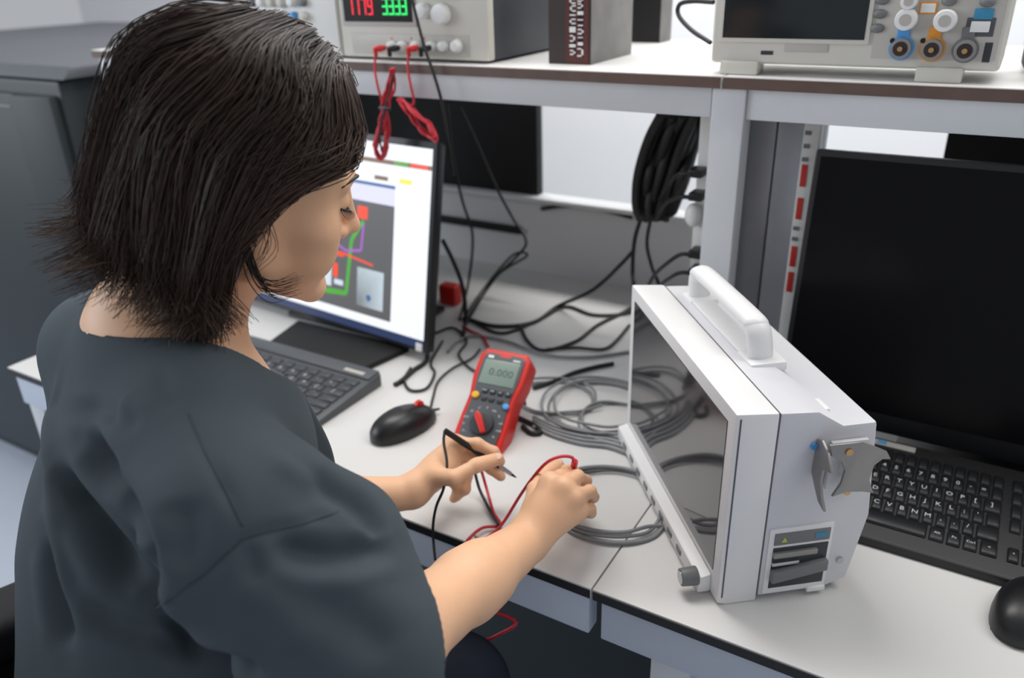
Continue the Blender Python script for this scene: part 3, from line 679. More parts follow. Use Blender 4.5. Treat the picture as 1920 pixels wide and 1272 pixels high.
# cartons
def carton(name, label, x, y, w, dp, h, ang, front, extra):
    t = thing(name, label, 'box', (x, y, ZS), ang); MM = world_of(t)
    MB(MM).box(0, 0, 0, w, dp, h).build('carton', 'boxgrey', t, .001)
    MB(MM).box(.0005, -.0008, .0005, w - .0005, .001, h - .0005).build('front_face', front, t)
    if extra:
        MB(MM).box(w * .42, -.0014, .002, w * .95, 0, h - .002).build('red_band', 'boxred', t)
        lg = MB(MM); rd = random.Random(4)      # two upright rows of unreadable white print
        for cx_, z_ in ((.58, .014), (.76, .012)):
            z = z_
            while z < h - .02:
                l = .006 + .007 * rd.random(); a_ = w * (cx_ - .055 - .02 * rd.random()); b_ = w * (cx_ + .055 + .02 * rd.random())
                lg.box(a_, -.0018, z, b_, -.001, z + .0022); lg.box(a_ if rd.random() > .5 else b_ - .003, -.0018, z, (a_ + .003) if rd.random() > .5 else b_, -.001, z + l); lg.box(a_, -.0018, z + l - .002, b_, -.001, z + l); z += l + .0016
        lg.build('white_lettering', 'white', t, smooth=False)
    return t
c = DZ(1029, 119, ZS); d_ = DZ(1111, 121, ZS)
carton('cardboard_carton', 'tall dark carton with maroon band and white upright lettering on the shelf', c.x, c.y, (d_ - c).length, .16, .20, 0, 'boxdark', True)
c = DZ(1160, 79, ZS); d_ = DZ(1232, 80, ZS)
carton('cardboard_carton', 'plain black carton on the shelf, further back than the lettered one', c.x, min(c.y, 1.545), .085, .06, .19, 0, 'panelblk', False)

# ================================================================== LEADS ON THE POWER SUPPLY
def wire(name, label, pts, r, m, cat='cable', group=None, n=7, k=6):
    o = MB().tube(pts, r, n=n, k=k).build(name, m, ang=80); return tag(o, label, cat, group)
YL = 1.108
for px, lb, mm_, cl in ((712, 'red angled plug in the power supply, leftmost of the four', 'red', 'r'), (738, 'black angled plug in the power supply, next to the leftmost red plug', 'black', 'b'),
                  (774, 'red angled plug in the power supply, second red from the left', 'red', 'r'), (797, 'black angled plug in the power supply, rightmost of the four', 'black', 'b')):
    c = DY(px + 8, 90, YFc - .013); e_ = DY(px - 8, 92, 1.112)
    o = MB().cyl(c, c + Vector((0, -.012, 0)), .0048, .0055, 14).tube([c + Vector((0, -.010, .0)), (c + e_) / 2 + Vector((0, -.006, 0)), e_, e_ + Vector((0, 0, -.012))], .0055, rr=.6).build('banana_plug', mm_, bevel=0)
    tag(o, lb, 'plug')
Y2 = 1.100
def bundle(name, label, px0, py0, px1, py1, w, loops, y, m, seed, r=.0017):
    rd = random.Random(seed); a = DY(px0, py0, y); b = DY(px1, py1, y); d = (b - a); L = d.length; d.normalize(); s_ = Vector((d.z, 0, -d.x)); pts = []
    for i in range(loops):
        for ph_ in range(12):
            th = 2 * math.pi * ph_ / 12; u = (1 - math.cos(th)) / 2; ww = w * (.25 + .9 * u) * (.55 + .5 * rd.random()) * math.sin(th); u2 = u * (1 - .10 * rd.random()) + .03 * rd.random()
            pts.append(a + d * L * u2 + s_ * ww + Vector((0, (-.006 + .012 * rd.random()), 0)))
    return wire(name, label, pts, r, m, 'test lead', 'red leads hanging from the shelf')
wire('test_lead', 'thin red lead dropping from the leftmost plug to its bundle', [DY(704, 100, 1.112), DY(703, 130, 1.105), DY(708, 160, 1.10), DY(716, 190, 1.10), DY(722, 205, 1.10)], .0022, 'redwire', 'test lead', 'red leads hanging from the shelf')
wire('test_lead', 'thin red lead dropping from the second red plug to its bundle', [DY(766, 100, 1.112), DY(765, 130, 1.105), DY(770, 160, 1.10), DY(776, 190, 1.10), DY(768, 205, 1.10)], .0022, 'redwire', 'test lead', 'red leads hanging from the shelf')
bundle('test_lead', 'looped red lead bundle above the tie, below the leftmost plugs', 738, 128, 722, 205, .010, 4, 1.098, 'redwire', 1, .0021)
bundle('test_lead', 'looped red lead bundle hanging lowest, in front of the lit screen', 722, 200, 712, 300, .016, 6, 1.096, 'redwire', 2, .0023)
bundle('test_lead', 'looped red lead bundle slanting right above the lit screen corner', 748, 184, 818, 262, .012, 6, 1.098, 'redwire', 3, .0023)
o = MB().tube([DY(712, 202, 1.088), DY(722, 204, 1.086), DY(733, 206, 1.090)], .003).build('cable_tie', 'black'); tag(o, 'black cable tie around the lowest red lead bundle', 'cable tie')
wire('test_lead', 'black strand inside the red bundle in front of the lit screen', [DY(738, 140, 1.094), DY(728, 180, 1.092), DY(722, 205, 1.09), DY(712, 250, 1.088), DY(716, 285, 1.09)], .002, 'black', 'test lead')

# ================================================================== CABLES
def mix(pts):
    out = []
    for p in pts: out.append(DZ(p[0], p[1], p[2]) if p[2] < 1.0 or len(p) == 3 and p[2] < 1.05 else DY(p[0], p[1], p[2]))
    return out
def zc(px, py, z=ZT + .004): return DZ(px, py, z)
G = 'black cables behind the bench'
wire('power_cable', 'black cable crossing the power supply front and the shelf edge', [DY(768, -20, 1.115), DY(783, 40, 1.112), DY(797, 92, 1.108), DY(812, 135, 1.105), DY(828, 190, 1.108), DY(838, 250, 1.14), DY(850, 330, 1.22)], .0026, 'rubber')
wire('power_cable', 'thin black cable hanging before the rear screen, left one', [DY(838, 195, 1.30), DY(850, 300, 1.34), DY(868, 380, 1.36), DY(886, 440, 1.38), DY(880, 520, 1.36), zc(862, 600)], .003, 'rubber')
wire('power_cable', 'thin black cable hanging before the rear screen, looping right at its end', [DY(862, 200, 1.34), DY(895, 270, 1.38), DY(930, 350, 1.42), DY(962, 410, 1.44), DY(986, 450, 1.42), DY(975, 475, 1.40), DY(930, 520, 1.36), zc(885, 585), zc(870, 615)], .003, 'rubber')
wire('power_cable', 'black cable folded into a narrow point behind the bench', [zc(872, 610), DY(930, 520, 1.40), DY(988, 480, 1.43), DY(960, 480, 1.43), DY(905, 545, 1.38), zc(868, 600)], .0028, 'rubber')
wire('power_cable', 'thick black cable curving down beside the lit monitor', [DY(830, 450, 1.25), DY(850, 490, 1.26), DY(868, 540, 1.25), zc(873, 600), zc(868, 630)], .0045, 'rubber')
wire('power_cable', 'long black cable sweeping from the hanging bundle to the lit monitor', [DY(1188, 470, 1.42), DY(1160, 500, 1.40), DY(1110, 545, 1.36), zc(1045, 575), zc(1000, 605), zc(930, 612), zc(870, 596)], .0042, 'rubber')
wire('power_cable', 'black cable lying on the bench in a shallow curve to the white device', [zc(880, 600), zc(940, 625), zc(1010, 600), zc(1060, 575), zc(1110, 590), zc(1160, 590), zc(1200, 580)], .0032, 'rubber')
wire('power_cable', 'black cable making the lowest curve behind the multimeter', [zc(975, 610), zc(990, 640), zc(1020, 657), zc(1080, 640), zc(1120, 610), zc(1170, 585), zc(1210, 560)], .0034, 'rubber')
wire('power_cable', 'black cable running flat behind the multimeter top to the device', [zc(1025, 655), zc(1080, 652), zc(1130, 655), zc(1155, 640), zc(1180, 610)], .0030, 'rubber')
wire('power_cable', 'black cable dropping straight from the hanging bundle behind the device', [DY(1205, 400, 1.36), DY(1190, 450, 1.37), DY(1186, 510, 1.36), DY(1190, 545, 1.33), zc(1192, 580)], .0042, 'rubber')
wire('power_cable', 'black cable leaving the hanging bundle to the right of the straight one', [DY(1222, 400, 1.36), DY(1213, 455, 1.37), DY(1222, 500, 1.36), DY(1236, 540, 1.34), zc(1225, 570)], .0036, 'rubber')
for i, (py, qx, qy) in enumerate(((326, 1250, 350), (370, 1245, 385), (478, 1228, 515), (512, 1240, 535))):
    wire('power_cable', ['cord bending left from the topmost plug of the socket rail', 'cord bending left from the second plug of the socket rail', 'cord arching left from the third plug of the socket rail', 'cord arching left from the lowest plug of the socket rail'][i],
         [DY(1297, py, 1.213), DY(1275, py, 1.215), DY((1275 + qx) / 2, (py + qy) / 2 - 3, 1.24), DY(qx, qy, 1.30), DY(qx - 14, qy + 25, 1.34)], .0036, 'rubber')
# thick bundle of cords hanging from the shelf
gi = 0
for i in range(9):
    u = i / 8; xo = u * 88
    wire('hanging_cord', 'thick black cord in the bundle hanging from the shelf left of the post',
         [DY(1240 + xo * .95, 216, 1.30 + .02 * (i % 2)), DY(1215 + xo, 265, 1.32 + .02 * (i % 3)), DY(1196 + xo * .95, 330, 1.34 + .02 * (i % 2)), DY(1193 + xo * .72, 385, 1.35 + .01 * (i % 3)), DY(1202 + xo * .5, 412, 1.35)], .0088, 'rubber', 'cord', 'thick black cords in the hanging bundle', n=10)
o = MB().prism([(DY(x, y, 1.36).x, DY(x, y, 1.36).z) for x, y in ((1193, 330), (1200, 400), (1215, 418), (1262, 408), (1285, 350), (1318, 232), (1250, 232), (1212, 275))], 1.355, 1.385, 'y').build('cable_sleeve', 'blackm', bevel=.008, seg=3)
tag(o, 'black cable sleeve backing the cord bundle left of the post', 'cable sleeve')
wire('power_cable', 'black cable lying as an arc on the partition top', [DY(1015, 392, 1.575), DY(1060, 386, 1.572), DY(1120, 392, 1.570), DY(1185, 408, 1.565)], .0042, 'rubber')
wire('power_cable', 'black cable looping from the oscilloscope back over the shelf', [DY(1338, 4, 1.20), DY(1300, 2, 1.22), DY(1275, 8, 1.24), DY(1272, 28, 1.24), DY(1295, 55, 1.22), DY(1332, 80, 1.19)], .0034, 'rubber')
# red plug behind the lit monitor
o = MB().box(-.022, 0, 0, .022, .03, .045).build('x', 'red', bevel=.006, seg=3); c = zc(838, 570); o.location = (c.x, c.y, ZT); o.name = 'red_plug'
o['label'] = 'red plug block on the bench behind the lit monitor'; o['category'] = 'plug'
wire('power_cable', 'short red cable beside the multimeter top', [zc(868, 612), zc(885, 622), zc(905, 632), zc(915, 650)], .003, 'redwire')
# tangle beside the lit monitor foot and mouse cable
wire('mouse_cable', 'dark cable from the mouse running back towards the monitor', [zc(806, 772), zc(812, 745), zc(822, 715), zc(850, 690), zc(885, 672), zc(900, 655)], .0022, 'rubber')
wire('power_cable', 'thick dark cable looping below the corner of the lit monitor', [zc(800, 640), zc(800, 675), zc(775, 695), zc(752, 715), zc(740, 722)], .0045, 'rubber')
wire('power_cable', 'dark cable ring behind the mouse', [zc(770, 690), zc(758, 712), zc(770, 732), zc(800, 728), zc(815, 700), zc(808, 680), zc(830, 640)], .0026, 'rubber')
wire('power_cable', 'dark cable winding between monitor foot and multimeter', [zc(815, 625), zc(850, 615), zc(875, 640), zc(860, 665), zc(880, 690), zc(900, 700)], .0026, 'rubber')
wire('power_cable', 'grey cable lying along the bench behind the multimeter', [zc(840, 660), zc(860, 640), zc(890, 630), zc(950, 640), zc(1020, 665), zc(1100, 670), zc(1180, 660)], .0030, 'greycab')
# coils of grey cable on the bench
GC = 'grey cable coils on the bench'
def coil(label, cx, cy, r, turns, sp, seed, sq=1., rr=.0026, start=0, mm_='greycab', name='coiled_cable', tail=None):
    rd = random.Random(seed); pts = []; N = 14
    ph = [rd.random() * 6.28 for _ in range(6)]
    for i in range(turns * N + 1):
        th = start + 2 * math.pi * i / N; k = i // N
        R = r + sp * math.sin(k * 2.1 + ph[0]) + sp * .8 * math.sin(th * 1.0 + ph[k % 6]) + (rd.random() - .5) * sp * .3
        pts.append((cx + R * math.cos(th), cy + sq * R * math.sin(th), ZT + .003 + .0045 * (k % 3) + .002 * math.sin(th * 3 + ph[1])))
    if tail: pts += tail
    return wire(name, label, pts, rr, mm_, 'cable', GC)
c = zc(1120, 930)
coil('large grey cable coil on the bench around the right hand', -.357, .828, .080, 4, .004, 1)
c = zc(1120, 765); coil('smaller grey cable coil behind the large one, left of the device', c.x, c.y, .085, 3, .010, 2, rr=.0024)
c = zc(1050, 745); coil('loose grey cable coil between multimeter and device', c.x - .0, c.y, .075, 2, .012, 5, .85, rr=.0022)
c = zc(1150, 790); coil('thin grey cable ring nearest the screen of the device', c.x, c.y, .055, 2, .008, 8, rr=.0020)
for i in range(4):
    wire('grey_cable', ['grey cable in the flat strand, nearest the hands', 'grey cable in the flat strand, second from the hands', 'grey cable in the flat strand, third from the hands', 'grey cable in the flat strand, furthest from the hands'][i],
         [zc(1000, 800 - i * 6), zc(1040, 818 - i * 6), zc(1090, 832 - i * 7), zc(1140, 838 - i * 7), zc(1180, 850 - i * 8, ZT + .006)], .0030, 'greycab', 'cable', GC)
wire('black_connector', 'black cable loop with connector right of the multimeter', [zc(968, 782), zc(985, 790), zc(1005, 800), zc(1012, 812), zc(995, 812), zc(980, 800)], .0042, 'rubber', 'connector')
wire('black_connector', 'dark plug ended cable stretching behind the multimeter toward the device', [zc(1000, 728), zc(1040, 715), zc(1075, 700), zc(1110, 690), zc(1150, 682)], .0042, 'rubber', 'connector')
# equipment below the right bench
t = thing('equipment_box', 'pale blue equipment box on the floor under the right bench', 'box', (.10, 1.0, 0), 0)
MB().box(-.17, .80, 0, .45, 1.2, .42).build('case', 'apron', t, .01)
for x, z in ((-.08, .30), (.02, .34), (.12, .25)): MB().box(x, .797, z, x + .045, .801, z + .03).build('vent', 'dgrey', t, .002)
t = thing('drawer_unit', 'dark slate panel unit under the left bench, behind the knees', 'cabinet', (-.6, 1.2, 0), 0)
MB().box(-1.1, 1.05, 0, -.26, 1.45, .60).build('body', 'cabinet', t, .004)

# ================================================================== PERSON
# head frame
HC = np.array([-.612, .520, 1.245]); yaw, pit, rol = 1.0219, .313, -.1374
HF = np.array([math.cos(yaw) * math.cos(pit), math.sin(yaw) * math.cos(pit), -math.sin(pit)])
_r = np.array([math.sin(yaw), -math.cos(yaw), 0.]); _u = np.cross(_r, HF)
HR = _r * math.cos(rol) + _u * math.sin(rol); HU = np.cross(HR, HF)
HQ = np.stack([HR, HF, HU], 0)                       # rows: local axes in world
def hw(x, y, z): return HC + HR * x + HF * y + HU * z
BF = np.array([.34, .94, 0.]); BF /= np.linalg.norm(BF); BR = np.array([BF[1], -BF[0], 0.]); UZ = np.array([0, 0, 1.])
V3 = lambda *a: np.array(a, float)
C7 = V3(-.690, .415, 1.105)
RSH = V3(-.475, .330, 1.045); LSH = V3(-.825, .460, 1.047)
REL = V3(-.362, .372, .905); RWR = np.array(DZ(985, 1018, .812))
LEL = V3(-.745, .47, .84); LWR = np.array(DZ(768, 925, .812))
PEL = V3(-.745, .19, .62)

def frustum(Q, k=.01): pass
# ---------- head, neck and upper back
g = Grid((-.98, .26, .97), (-.42, .72, 1.42), .003)
def HE(c, r, k=.01, mode='u', tilt=None): g.ell(hw(*c), r, HQ if tilt is None else tilt @ HQ, k, mode)
def HRc(a, b, ra, rb, k=.01, mode='u'): g.rc(hw(*a), hw(*b), ra, rb, k, mode)
HE((0, -.008, .036), (.076, .090, .084))
HE((0, .030, .010), (.066, .064, .080), .02)
HE((0, .040, -.040), (.052, .052, .070), .02)
for s in (-1, 1):
    HRc((s * .052, .005, -.058), (s * .018, .078, -.098), .017, .014, .02)
    HRc((s * .064, -.002, .0), (s * .052, .004, -.058), .016, .016, .02)
    HE((s * .043, .062, -.022), (.024, .022, .020), .018)         # cheek bone
    HE((s * .036, .064, -.052), (.024, .024, .026), .02)          # cheek
    HRc((s * .014, .092, .028), (s * .044, .078, .027), .007, .006, .012)
    HE((s * .032, .100, .008), (.018, .014, .011), .012, 's')     # eye socket
    HE((s * .032, .0795, .007), (.0135, .0125, .0115), .003)      # closed lid
    HE((s * .011, .098, -.034), (.008, .009, .007), .006)
HE((0, .084, -.099), (.018, .014, .014), .014)
HRc((0, .092, .016), (0, .110, -.024), .0062, .0078, .010)
HE((0, .112, -.028), (.0095, .0095, .0085), .006)
HRc((-.014, .094, -.060), (.014, .094, -.060), .0055, .0055, .006)
HRc((-.012, .093, -.070), (.012, .093, -.070), .0062, .0062, .006)
HRc((-.020, .096, -.065), (.020, .096, -.065), .0012, .0012, .003, 's')
HRc((0, .06, -.075), (0, .085, -.078), .012, .006, .01)
# ears
ce, se = math.cos(.25), math.sin(.25); TE = np.array([[1, 0, 0], [0, ce, se], [0, -se, ce]])
for s in (-1, 1):
    HE((s * .076, -.010, -.002), (.008, .018, .031), .006, 'u', TE)
    HE((s * .083, -.007, .004), (.006, .011, .019), .004, 's', TE)
    HE((s * .074, -.004, -.028), (.006, .009, .009), .006)
# neck and shoulders
nk0 = hw(0, -.038, -.02); nk1 = C7 + BF * .035
g.rc(nk0, nk1, .056, .060, .02); g.rc(hw(0, -.018, -.05), C7 + BF * .055 + UZ * -.03, .042, .043, .02)
for sh in (RSH, LSH):
    g.rc(C7 + BF * .02 + UZ * .0, C7 * .35 + sh * .65 + UZ * -.012, .052, .046, .04); 
g.rc(hw(.035, -.02, -.05), C7 + BF * .085 + BR * .03 + UZ * -.05, .012, .009, .012)     # tendon at the side of the neck
g.ell(C7 * .5 + (RSH + LSH) * .25 + BF * .035 + UZ * -.09, (.155, .072, .12), np.stack([BR, BF, UZ]), .04)
g.ell(C7 + BF * .075 + UZ * -.085, (.13, .042, .05), np.stack([BR, BF, UZ]), .03)
g.blur(1)
Vh, Fh_ = g.mesh(); Vh = relax(Vh, Fh_, 1, .4)

# ---------- arms with hands
def hand(g, wrist, elbow, fingers, thumb, palmw, extra=()):
    w = np.array(wrist)
    for j, f in enumerate(fingers):
        P = [np.array(DZ(*p)) for p in f[0]]; r = f[1]
        for i in range(len(P) - 1):
            rr0 = r * (1.0 - .07 * i); rr1 = r * (1.0 - .07 * (i + 1)); g.rc(P[i], P[i + 1], rr0, rr1, .0025 if i else .006)
            g.ell(P[i], (rr0 * 1.06,) * 3, None, .003)
        g.rc(w + (P[0] - w) * .10, P[0], palmw, r * 1.28, .012)
    P = [np.array(DZ(*p)) for p in thumb[0]]; r = thumb[1]
    g.rc(w + (P[0] - w) * .3, P[0], palmw * .9, r * 1.35, .014)
    for i in range(len(P) - 1): g.rc(P[i], P[i + 1], r * (1.3 if i == 0 else 1.03), r * (1.05 if i == 0 else .86), .003 if i else .010)
gl = Grid((-.84, .42, .752), (-.42, .90, .98), .0022)
gl.rc(LEL, LEL * .35 + LWR * .65, .041, .029, .03); gl.rc(LEL * .45 + LWR * .55, LWR, .030, .0215, .02); gl.rc(LEL + V3(-.05, -.0, .09), LEL, .04, .04, .03)
hand(gl, LWR, LEL, [
    ([(852, 832, .842), (895, 833, .846), (925, 848, .835), (938, 866, .822)], .0090),
    ([(848, 850, .828), (893, 862, .820), (922, 880, .808), (939, 894, .800)], .0090),
    ([(842, 872, .812), (875, 893, .800), (872, 918, .786), (862, 926, .780)], .0085),
    ([(836, 890, .800), (858, 912, .788), (856, 930, .776), (850, 936, .771)], .0078)],
    ([(815, 893, .830), (850, 897, .840), (893, 873, .846), (934, 861, .840)], .0100), .0165)
gl.ell(np.array(DZ(826, 880, .822)), (.020, .026, .019), None, .014)
gr = Grid((-.52, .30, .752), (-.28, .90, 1.02), .0022)
gr.rc(REL, REL * .4 + RWR * .6, .040, .033, .03); gr.rc(REL * .5 + RWR * .5, RWR, .035, .0265, .02); gr.rc(REL + V3(-.06, -.02, .08), REL, .036, .041, .03)
hand(gr, RWR, REL, [
    ([(1030, 905, .862), (1063, 884, .850), (1076, 886, .824), (1068, 890, .804)], .0088),
    ([(1056, 914, .866), (1083, 894, .852), (1098, 902, .822), (1090, 905, .800)], .0090),
    ([(1075, 934, .855), (1106, 922, .838), (1112, 932, .808), (1100, 936, .788)], .0086),
    ([(1083, 960, .836), (1106, 955, .818), (1108, 962, .790), (1098, 964, .774)], .0078)],
    ([(1000, 958, .828), (1002, 918, .838), (1024, 888, .842), (1047, 872, .832)], .0092), .0190)
gr.ell(np.array(DZ(1040, 950, .832)), (.030, .036, .021), None, .014)
for q_ in (gl, gr): q_.blur(1)
Va, Fa = gl.mesh(); Vb, Fb = gr.mesh()
V = np.concatenate([Vh, Va, Vb]); F = np.concatenate([Fh_, Fa + len(Vh), Fb + len(Vh) + len(Va)])
me = npmesh('person', V, F); body = finish(me, 'person', 'skin', ang=180)
tag(body, 'person with dark bob hair in slate scrub top, seated, testing with probes in both hands', 'person')

def nail(px, py, z, dirpx, r, sz):
    c = np.array(DZ(px, py, z)); e = np.array(DZ(dirpx[0], dirpx[1], z)) - c; e /= np.linalg.norm(e); v = CAM - c; v /= np.linalg.norm(v); v = v * .8 + UZ * .6; v -= e * (v @ e); v /= np.linalg.norm(v); w = np.cross(e, v)
    Mx = Matrix.Identity(4)
    for i in range(3): Mx[i][0] = w[i]; Mx[i][1] = e[i]; Mx[i][2] = v[i]; Mx[i][3] = c[i] + v[i] * (r - .0008)
    MB(Mx).ball((0, 0, 0), (sz, sz * 1.3, .0013), 16, 8).build('fingernail', 'nail', body, ang=180)
nail(931, 863, .840, (945, 857), .0088, .0048); nail(937, 865, .822, (950, 878), .0078, .0040); nail(938, 893, .800, (950, 905), .0076, .0040); nail(1045, 873, .832, (1060, 863), .0082, .0046)
# ---------- scrub top
G = Grid((-1.08, -.02, .55), (-.24, .66, 1.17), .0040)
Q = np.stack([BR, BF, UZ])
lean = C7 - PEL; lean /= np.linalg.norm(lean)
BF2 = BF - lean * (BF @ lean); BF2 /= np.linalg.norm(BF2); Q2 = np.stack([BR, BF2, np.cross(BR, BF2)])
mid = C7 * .30 + (RSH + LSH) * .35
G.ell(C7 * .60 + PEL * .40 + BF * .065 + BR * .012, (.160, .120, .19), Q2, .04)
G.ell(C7 * .30 + PEL * .70 + BF * .075 + BR * .055, (.150, .112, .24), Q2, .05)
G.ell(PEL + BF * .11 + BR * .05, (.165, .14, .16), Q2, .05)
SU = UZ * -.006
for sh in (RSH, LSH):
    G.rc(C7 + BF * .025 + UZ * -.006, C7 * .35 + sh * .65 + UZ * -.008, .058, .055, .05); G.rc(C7 * .35 + sh * .65 + SU, sh + SU, .056, .054, .04)
G.ell(C7 * .5 + (RSH + LSH) * .25 + BF * .03 + UZ * -.09, (.175, .106, .14), np.stack([BR, BF, UZ]), .04)
G.ell(C7 + BF * .075 + UZ * -.085, (.135, .054, .060), np.stack([BR, BF, UZ]), .03)
G.ell(C7 + BF * .070 + UZ * -.19 + BR * .03, (.140, .090, .10), Q, .05)         # chest
# right sleeve: wide and boxy, cut just above the elbow
fd = RWR - REL; fd /= np.linalg.norm(fd); ax = REL - RSH; axn = ax / np.linalg.norm(ax)
G.rc(RSH + UZ * -.010, REL + axn * .03, .060, .064, .04)
G.rc(RSH + UZ * -.05 - BF * .01, REL + axn * .02 - UZ * .05 - BF * .02, .060, .062, .03)
G.rc(RSH + BF * .045 + UZ * -.03, np.array(DD(640, 1010, .70)), .046, .046, .04)
G.rc(np.array(DD(640, 1010, .70)), REL + fd * .0 + UZ * .005, .046, .052, .03)
G.rc(LSH - UZ * .03 + BR * .005, C7 * .5 + PEL * .5 - BR * .062 + BF * .03, .050, .058, .04)
LS1 = LSH + (LEL - LSH) * .75; G.rc(LSH, LS1, .055, .055, .04)
def plane(p0, nrm):
    p0 = np.array(p0, np.float32); nrm = np.array(nrm, np.float32); return lambda P: -((P - p0) @ nrm)
nrm = axn * .50 + fd * .87; nrm /= np.linalg.norm(nrm); PC = REL + fd * .004 - axn * .004
G.op(plane(PC, nrm), REL - .20, REL + .22, .004, 's')
for k_ in (0, .5): G.rc(REL - nrm * .005 + (UZ * -.05 - BF * .01) * k_, REL + nrm * .1 + (UZ * -.05 - BF * .01) * k_, .043, .052, .01, 's')
# neck opening
NB = C7 + BF * .075 + UZ * .03
def neckhole(P):
    q = (P - NB.astype(np.float32)) @ np.stack([BR, BF, UZ]).T.astype(np.float32)
    r = np.sqrt((q[..., 0] / .106) ** 2 + (q[..., 1] / np.where(q[..., 1] > 0, .074, .112)) ** 2); return np.maximum((r - 1) * .1, -(q[..., 2] + .115))
G.op(neckhole, NB - .2, NB + .2, .006, 's')
Vs, Fs = G.mesh(); Vs = relax(Vs, Fs, 2, .5)
# folds pressed into the cloth: strokes found on the surface
bvh = BVHTree.FromPolygons([tuple(v) for v in Vs], [tuple(f) for f in Fs])
Ns = vnormals(Vs, Fs); dlo = np.zeros(len(Vs)); dhi = np.zeros(len(Vs))
def stroke(pts, w, dep, ridge=0.):
    hits = []
    for a, b in zip(pts, pts[1:]):
        for k in range(8):
            px = a[0] + (b[0] - a[0]) * k / 8; py = a[1] + (b[1] - a[1]) * k / 8
            h = bvh.ray_cast(Vector(CAM), Vector(ray(px, py)).normalized())
            if h[0] is not None: hits.append(np.array(h[0]))
    if len(hits) < 2: return
    hits = np.array(hits); n = len(hits)
    for _ in range(6): hits[1:-1] = .25 * hits[:-2] + .5 * hits[1:-1] + .25 * hits[2:]
    lo = hits.min(0) - w * 4; hi = hits.max(0) + w * 4
    sel = np.where(((Vs > lo) & (Vs < hi)).all(1))[0]; d = np.full(len(sel), 9.); tt = np.zeros(len(sel))
    for i in range(n - 1):
        a, b = hits[i], hits[i + 1]; ab = b - a; t = np.clip(((Vs[sel] - a) @ ab) / (ab @ ab + 1e-12), 0, 1)
        dd = np.linalg.norm(Vs[sel] - a - t[:, None] * ab, axis=1); m_ = dd < d; d[m_] = dd[m_]; tt[m_] = (i + t[m_]) / (n - 1)
    end = np.clip(np.minimum(tt, 1 - tt) * 4, 0, 1); end = end * end * (3 - 2 * end) * .9 + .1
    val = dep * np.exp(-(d / w) ** 2) * end; rd_ = .5 * ridge * np.exp(-((d - w * 2.1) / w) ** 2) * end
    dlo[sel] = np.minimum(dlo[sel], val); dhi[sel] = np.maximum(dhi[sel], np.maximum(val, rd_))
stroke([(150, 832), (215, 890), (258, 990), (285, 1130)], .016, -.040, .010)
stroke([(98, 880), (132, 938), (195, 1012), (285, 1138)], .013, -.032, .010)
stroke([(300, 690), (312, 740), (325, 775)], .006, -.003)
stroke([(115, 772), (190, 772), (240, 790), (262, 812)], .008, -.005, .003)
stroke([(115, 690), (96, 800), (98, 930), (120, 1060), (140, 1200)], .011, .009)
stroke([(85, 1000), (105, 1130), (130, 1240)], .011, -.016, .006)
stroke([(285, 1140), (360, 1200), (440, 1255), (500, 1270)], .011, -.022, .006)
stroke([(140, 1120), (215, 1180), (320, 1205), (380, 1200)], .011, -.010, .003)
stroke([(505, 1015), (560, 1036), (630, 1046), (705, 1030), (750, 1020)], .010, -.012, .006)
stroke([(560, 900), (620, 915), (670, 945), (700, 990), (690, 1010)], .011, -.012, .006)
stroke([(500, 850), (570, 900), (640, 925)], .010, .005)
stroke([(340, 930), (345, 1010), (325, 1080)], .016, -.008, .003)
stroke([(560, 1130), (640, 1150), (700, 1200), (740, 1250)], .015, -.006, .004)
stroke([(430, 1080), (520, 1140), (600, 1250)], .016, .005)
stroke([(465, 1015), (470, 1060), (485, 1100)], .007, -.005, .002)
stroke([(200, 850), (225, 780), (250, 720)], .012, .004)
stroke([(200, 1000), (235, 1080), (280, 1140)], .009, .005)
SEAM1 = [(292, 1142), (380, 1080), (455, 1012), (500, 998), (560, 985), (650, 955)]
SEAM2 = [(352, 775), (385, 850), (420, 915), (462, 1002)]
stroke(SEAM1, .0045, -.0035); stroke(SEAM2, .0045, -.0030)
co_ = Vs + Ns * (dlo + dhi)[:, None]; Vs = relax(co_, Fs, 2, .5)
me = npmesh('scrub_top', Vs, Fs); top_ = finish(me, 'scrub_top', 'scrub', body, ang=180, label='slate blue scrub top with wide short sleeves')
bvh = BVHTree.FromPolygons([tuple(v) for v in Vs], [tuple(f) for f in Fs])
for sm_ in (SEAM1, SEAM2):
    pts = []
    for a, b in zip(sm_, sm_[1:]):
        for k in range(6):
            h = bvh.ray_cast(Vector(CAM), Vector(ray(a[0] + (b[0] - a[0]) * k / 6, a[1] + (b[1] - a[1]) * k / 6)).normalized())
            if h[0] is not None: pts.append(h[0] + h[1] * (.0 if h[1].dot(Vector(CAM) - h[0]) > 0 else 0))
    if len(pts) > 3: MB().tube(pts, .0008, n=5, k=2).build('seam', 'seam', top_, ang=180)

# ---------- trousers
G = Grid((-1.0, .02, .30), (-.25, .86, .70), .006)
for s, kn in ((1, V3(-.46, .58, .585)), (-1, V3(-.72, .62, .585))):
    hip = PEL + BR * .09 * s + UZ * -.03; G.rc(hip, kn, .095, .068, .03); G.rc(kn, kn + V3(-.02, .03, -.35), .066, .055, .03)
G.ell(PEL + UZ * -.02, (.18, .14, .11), Q, .04); Vt, Ft = G.mesh()
finish(npmesh('trousers', Vt, Ft), 'trousers', 'trouser', body, ang=180, label='dark navy trousers')
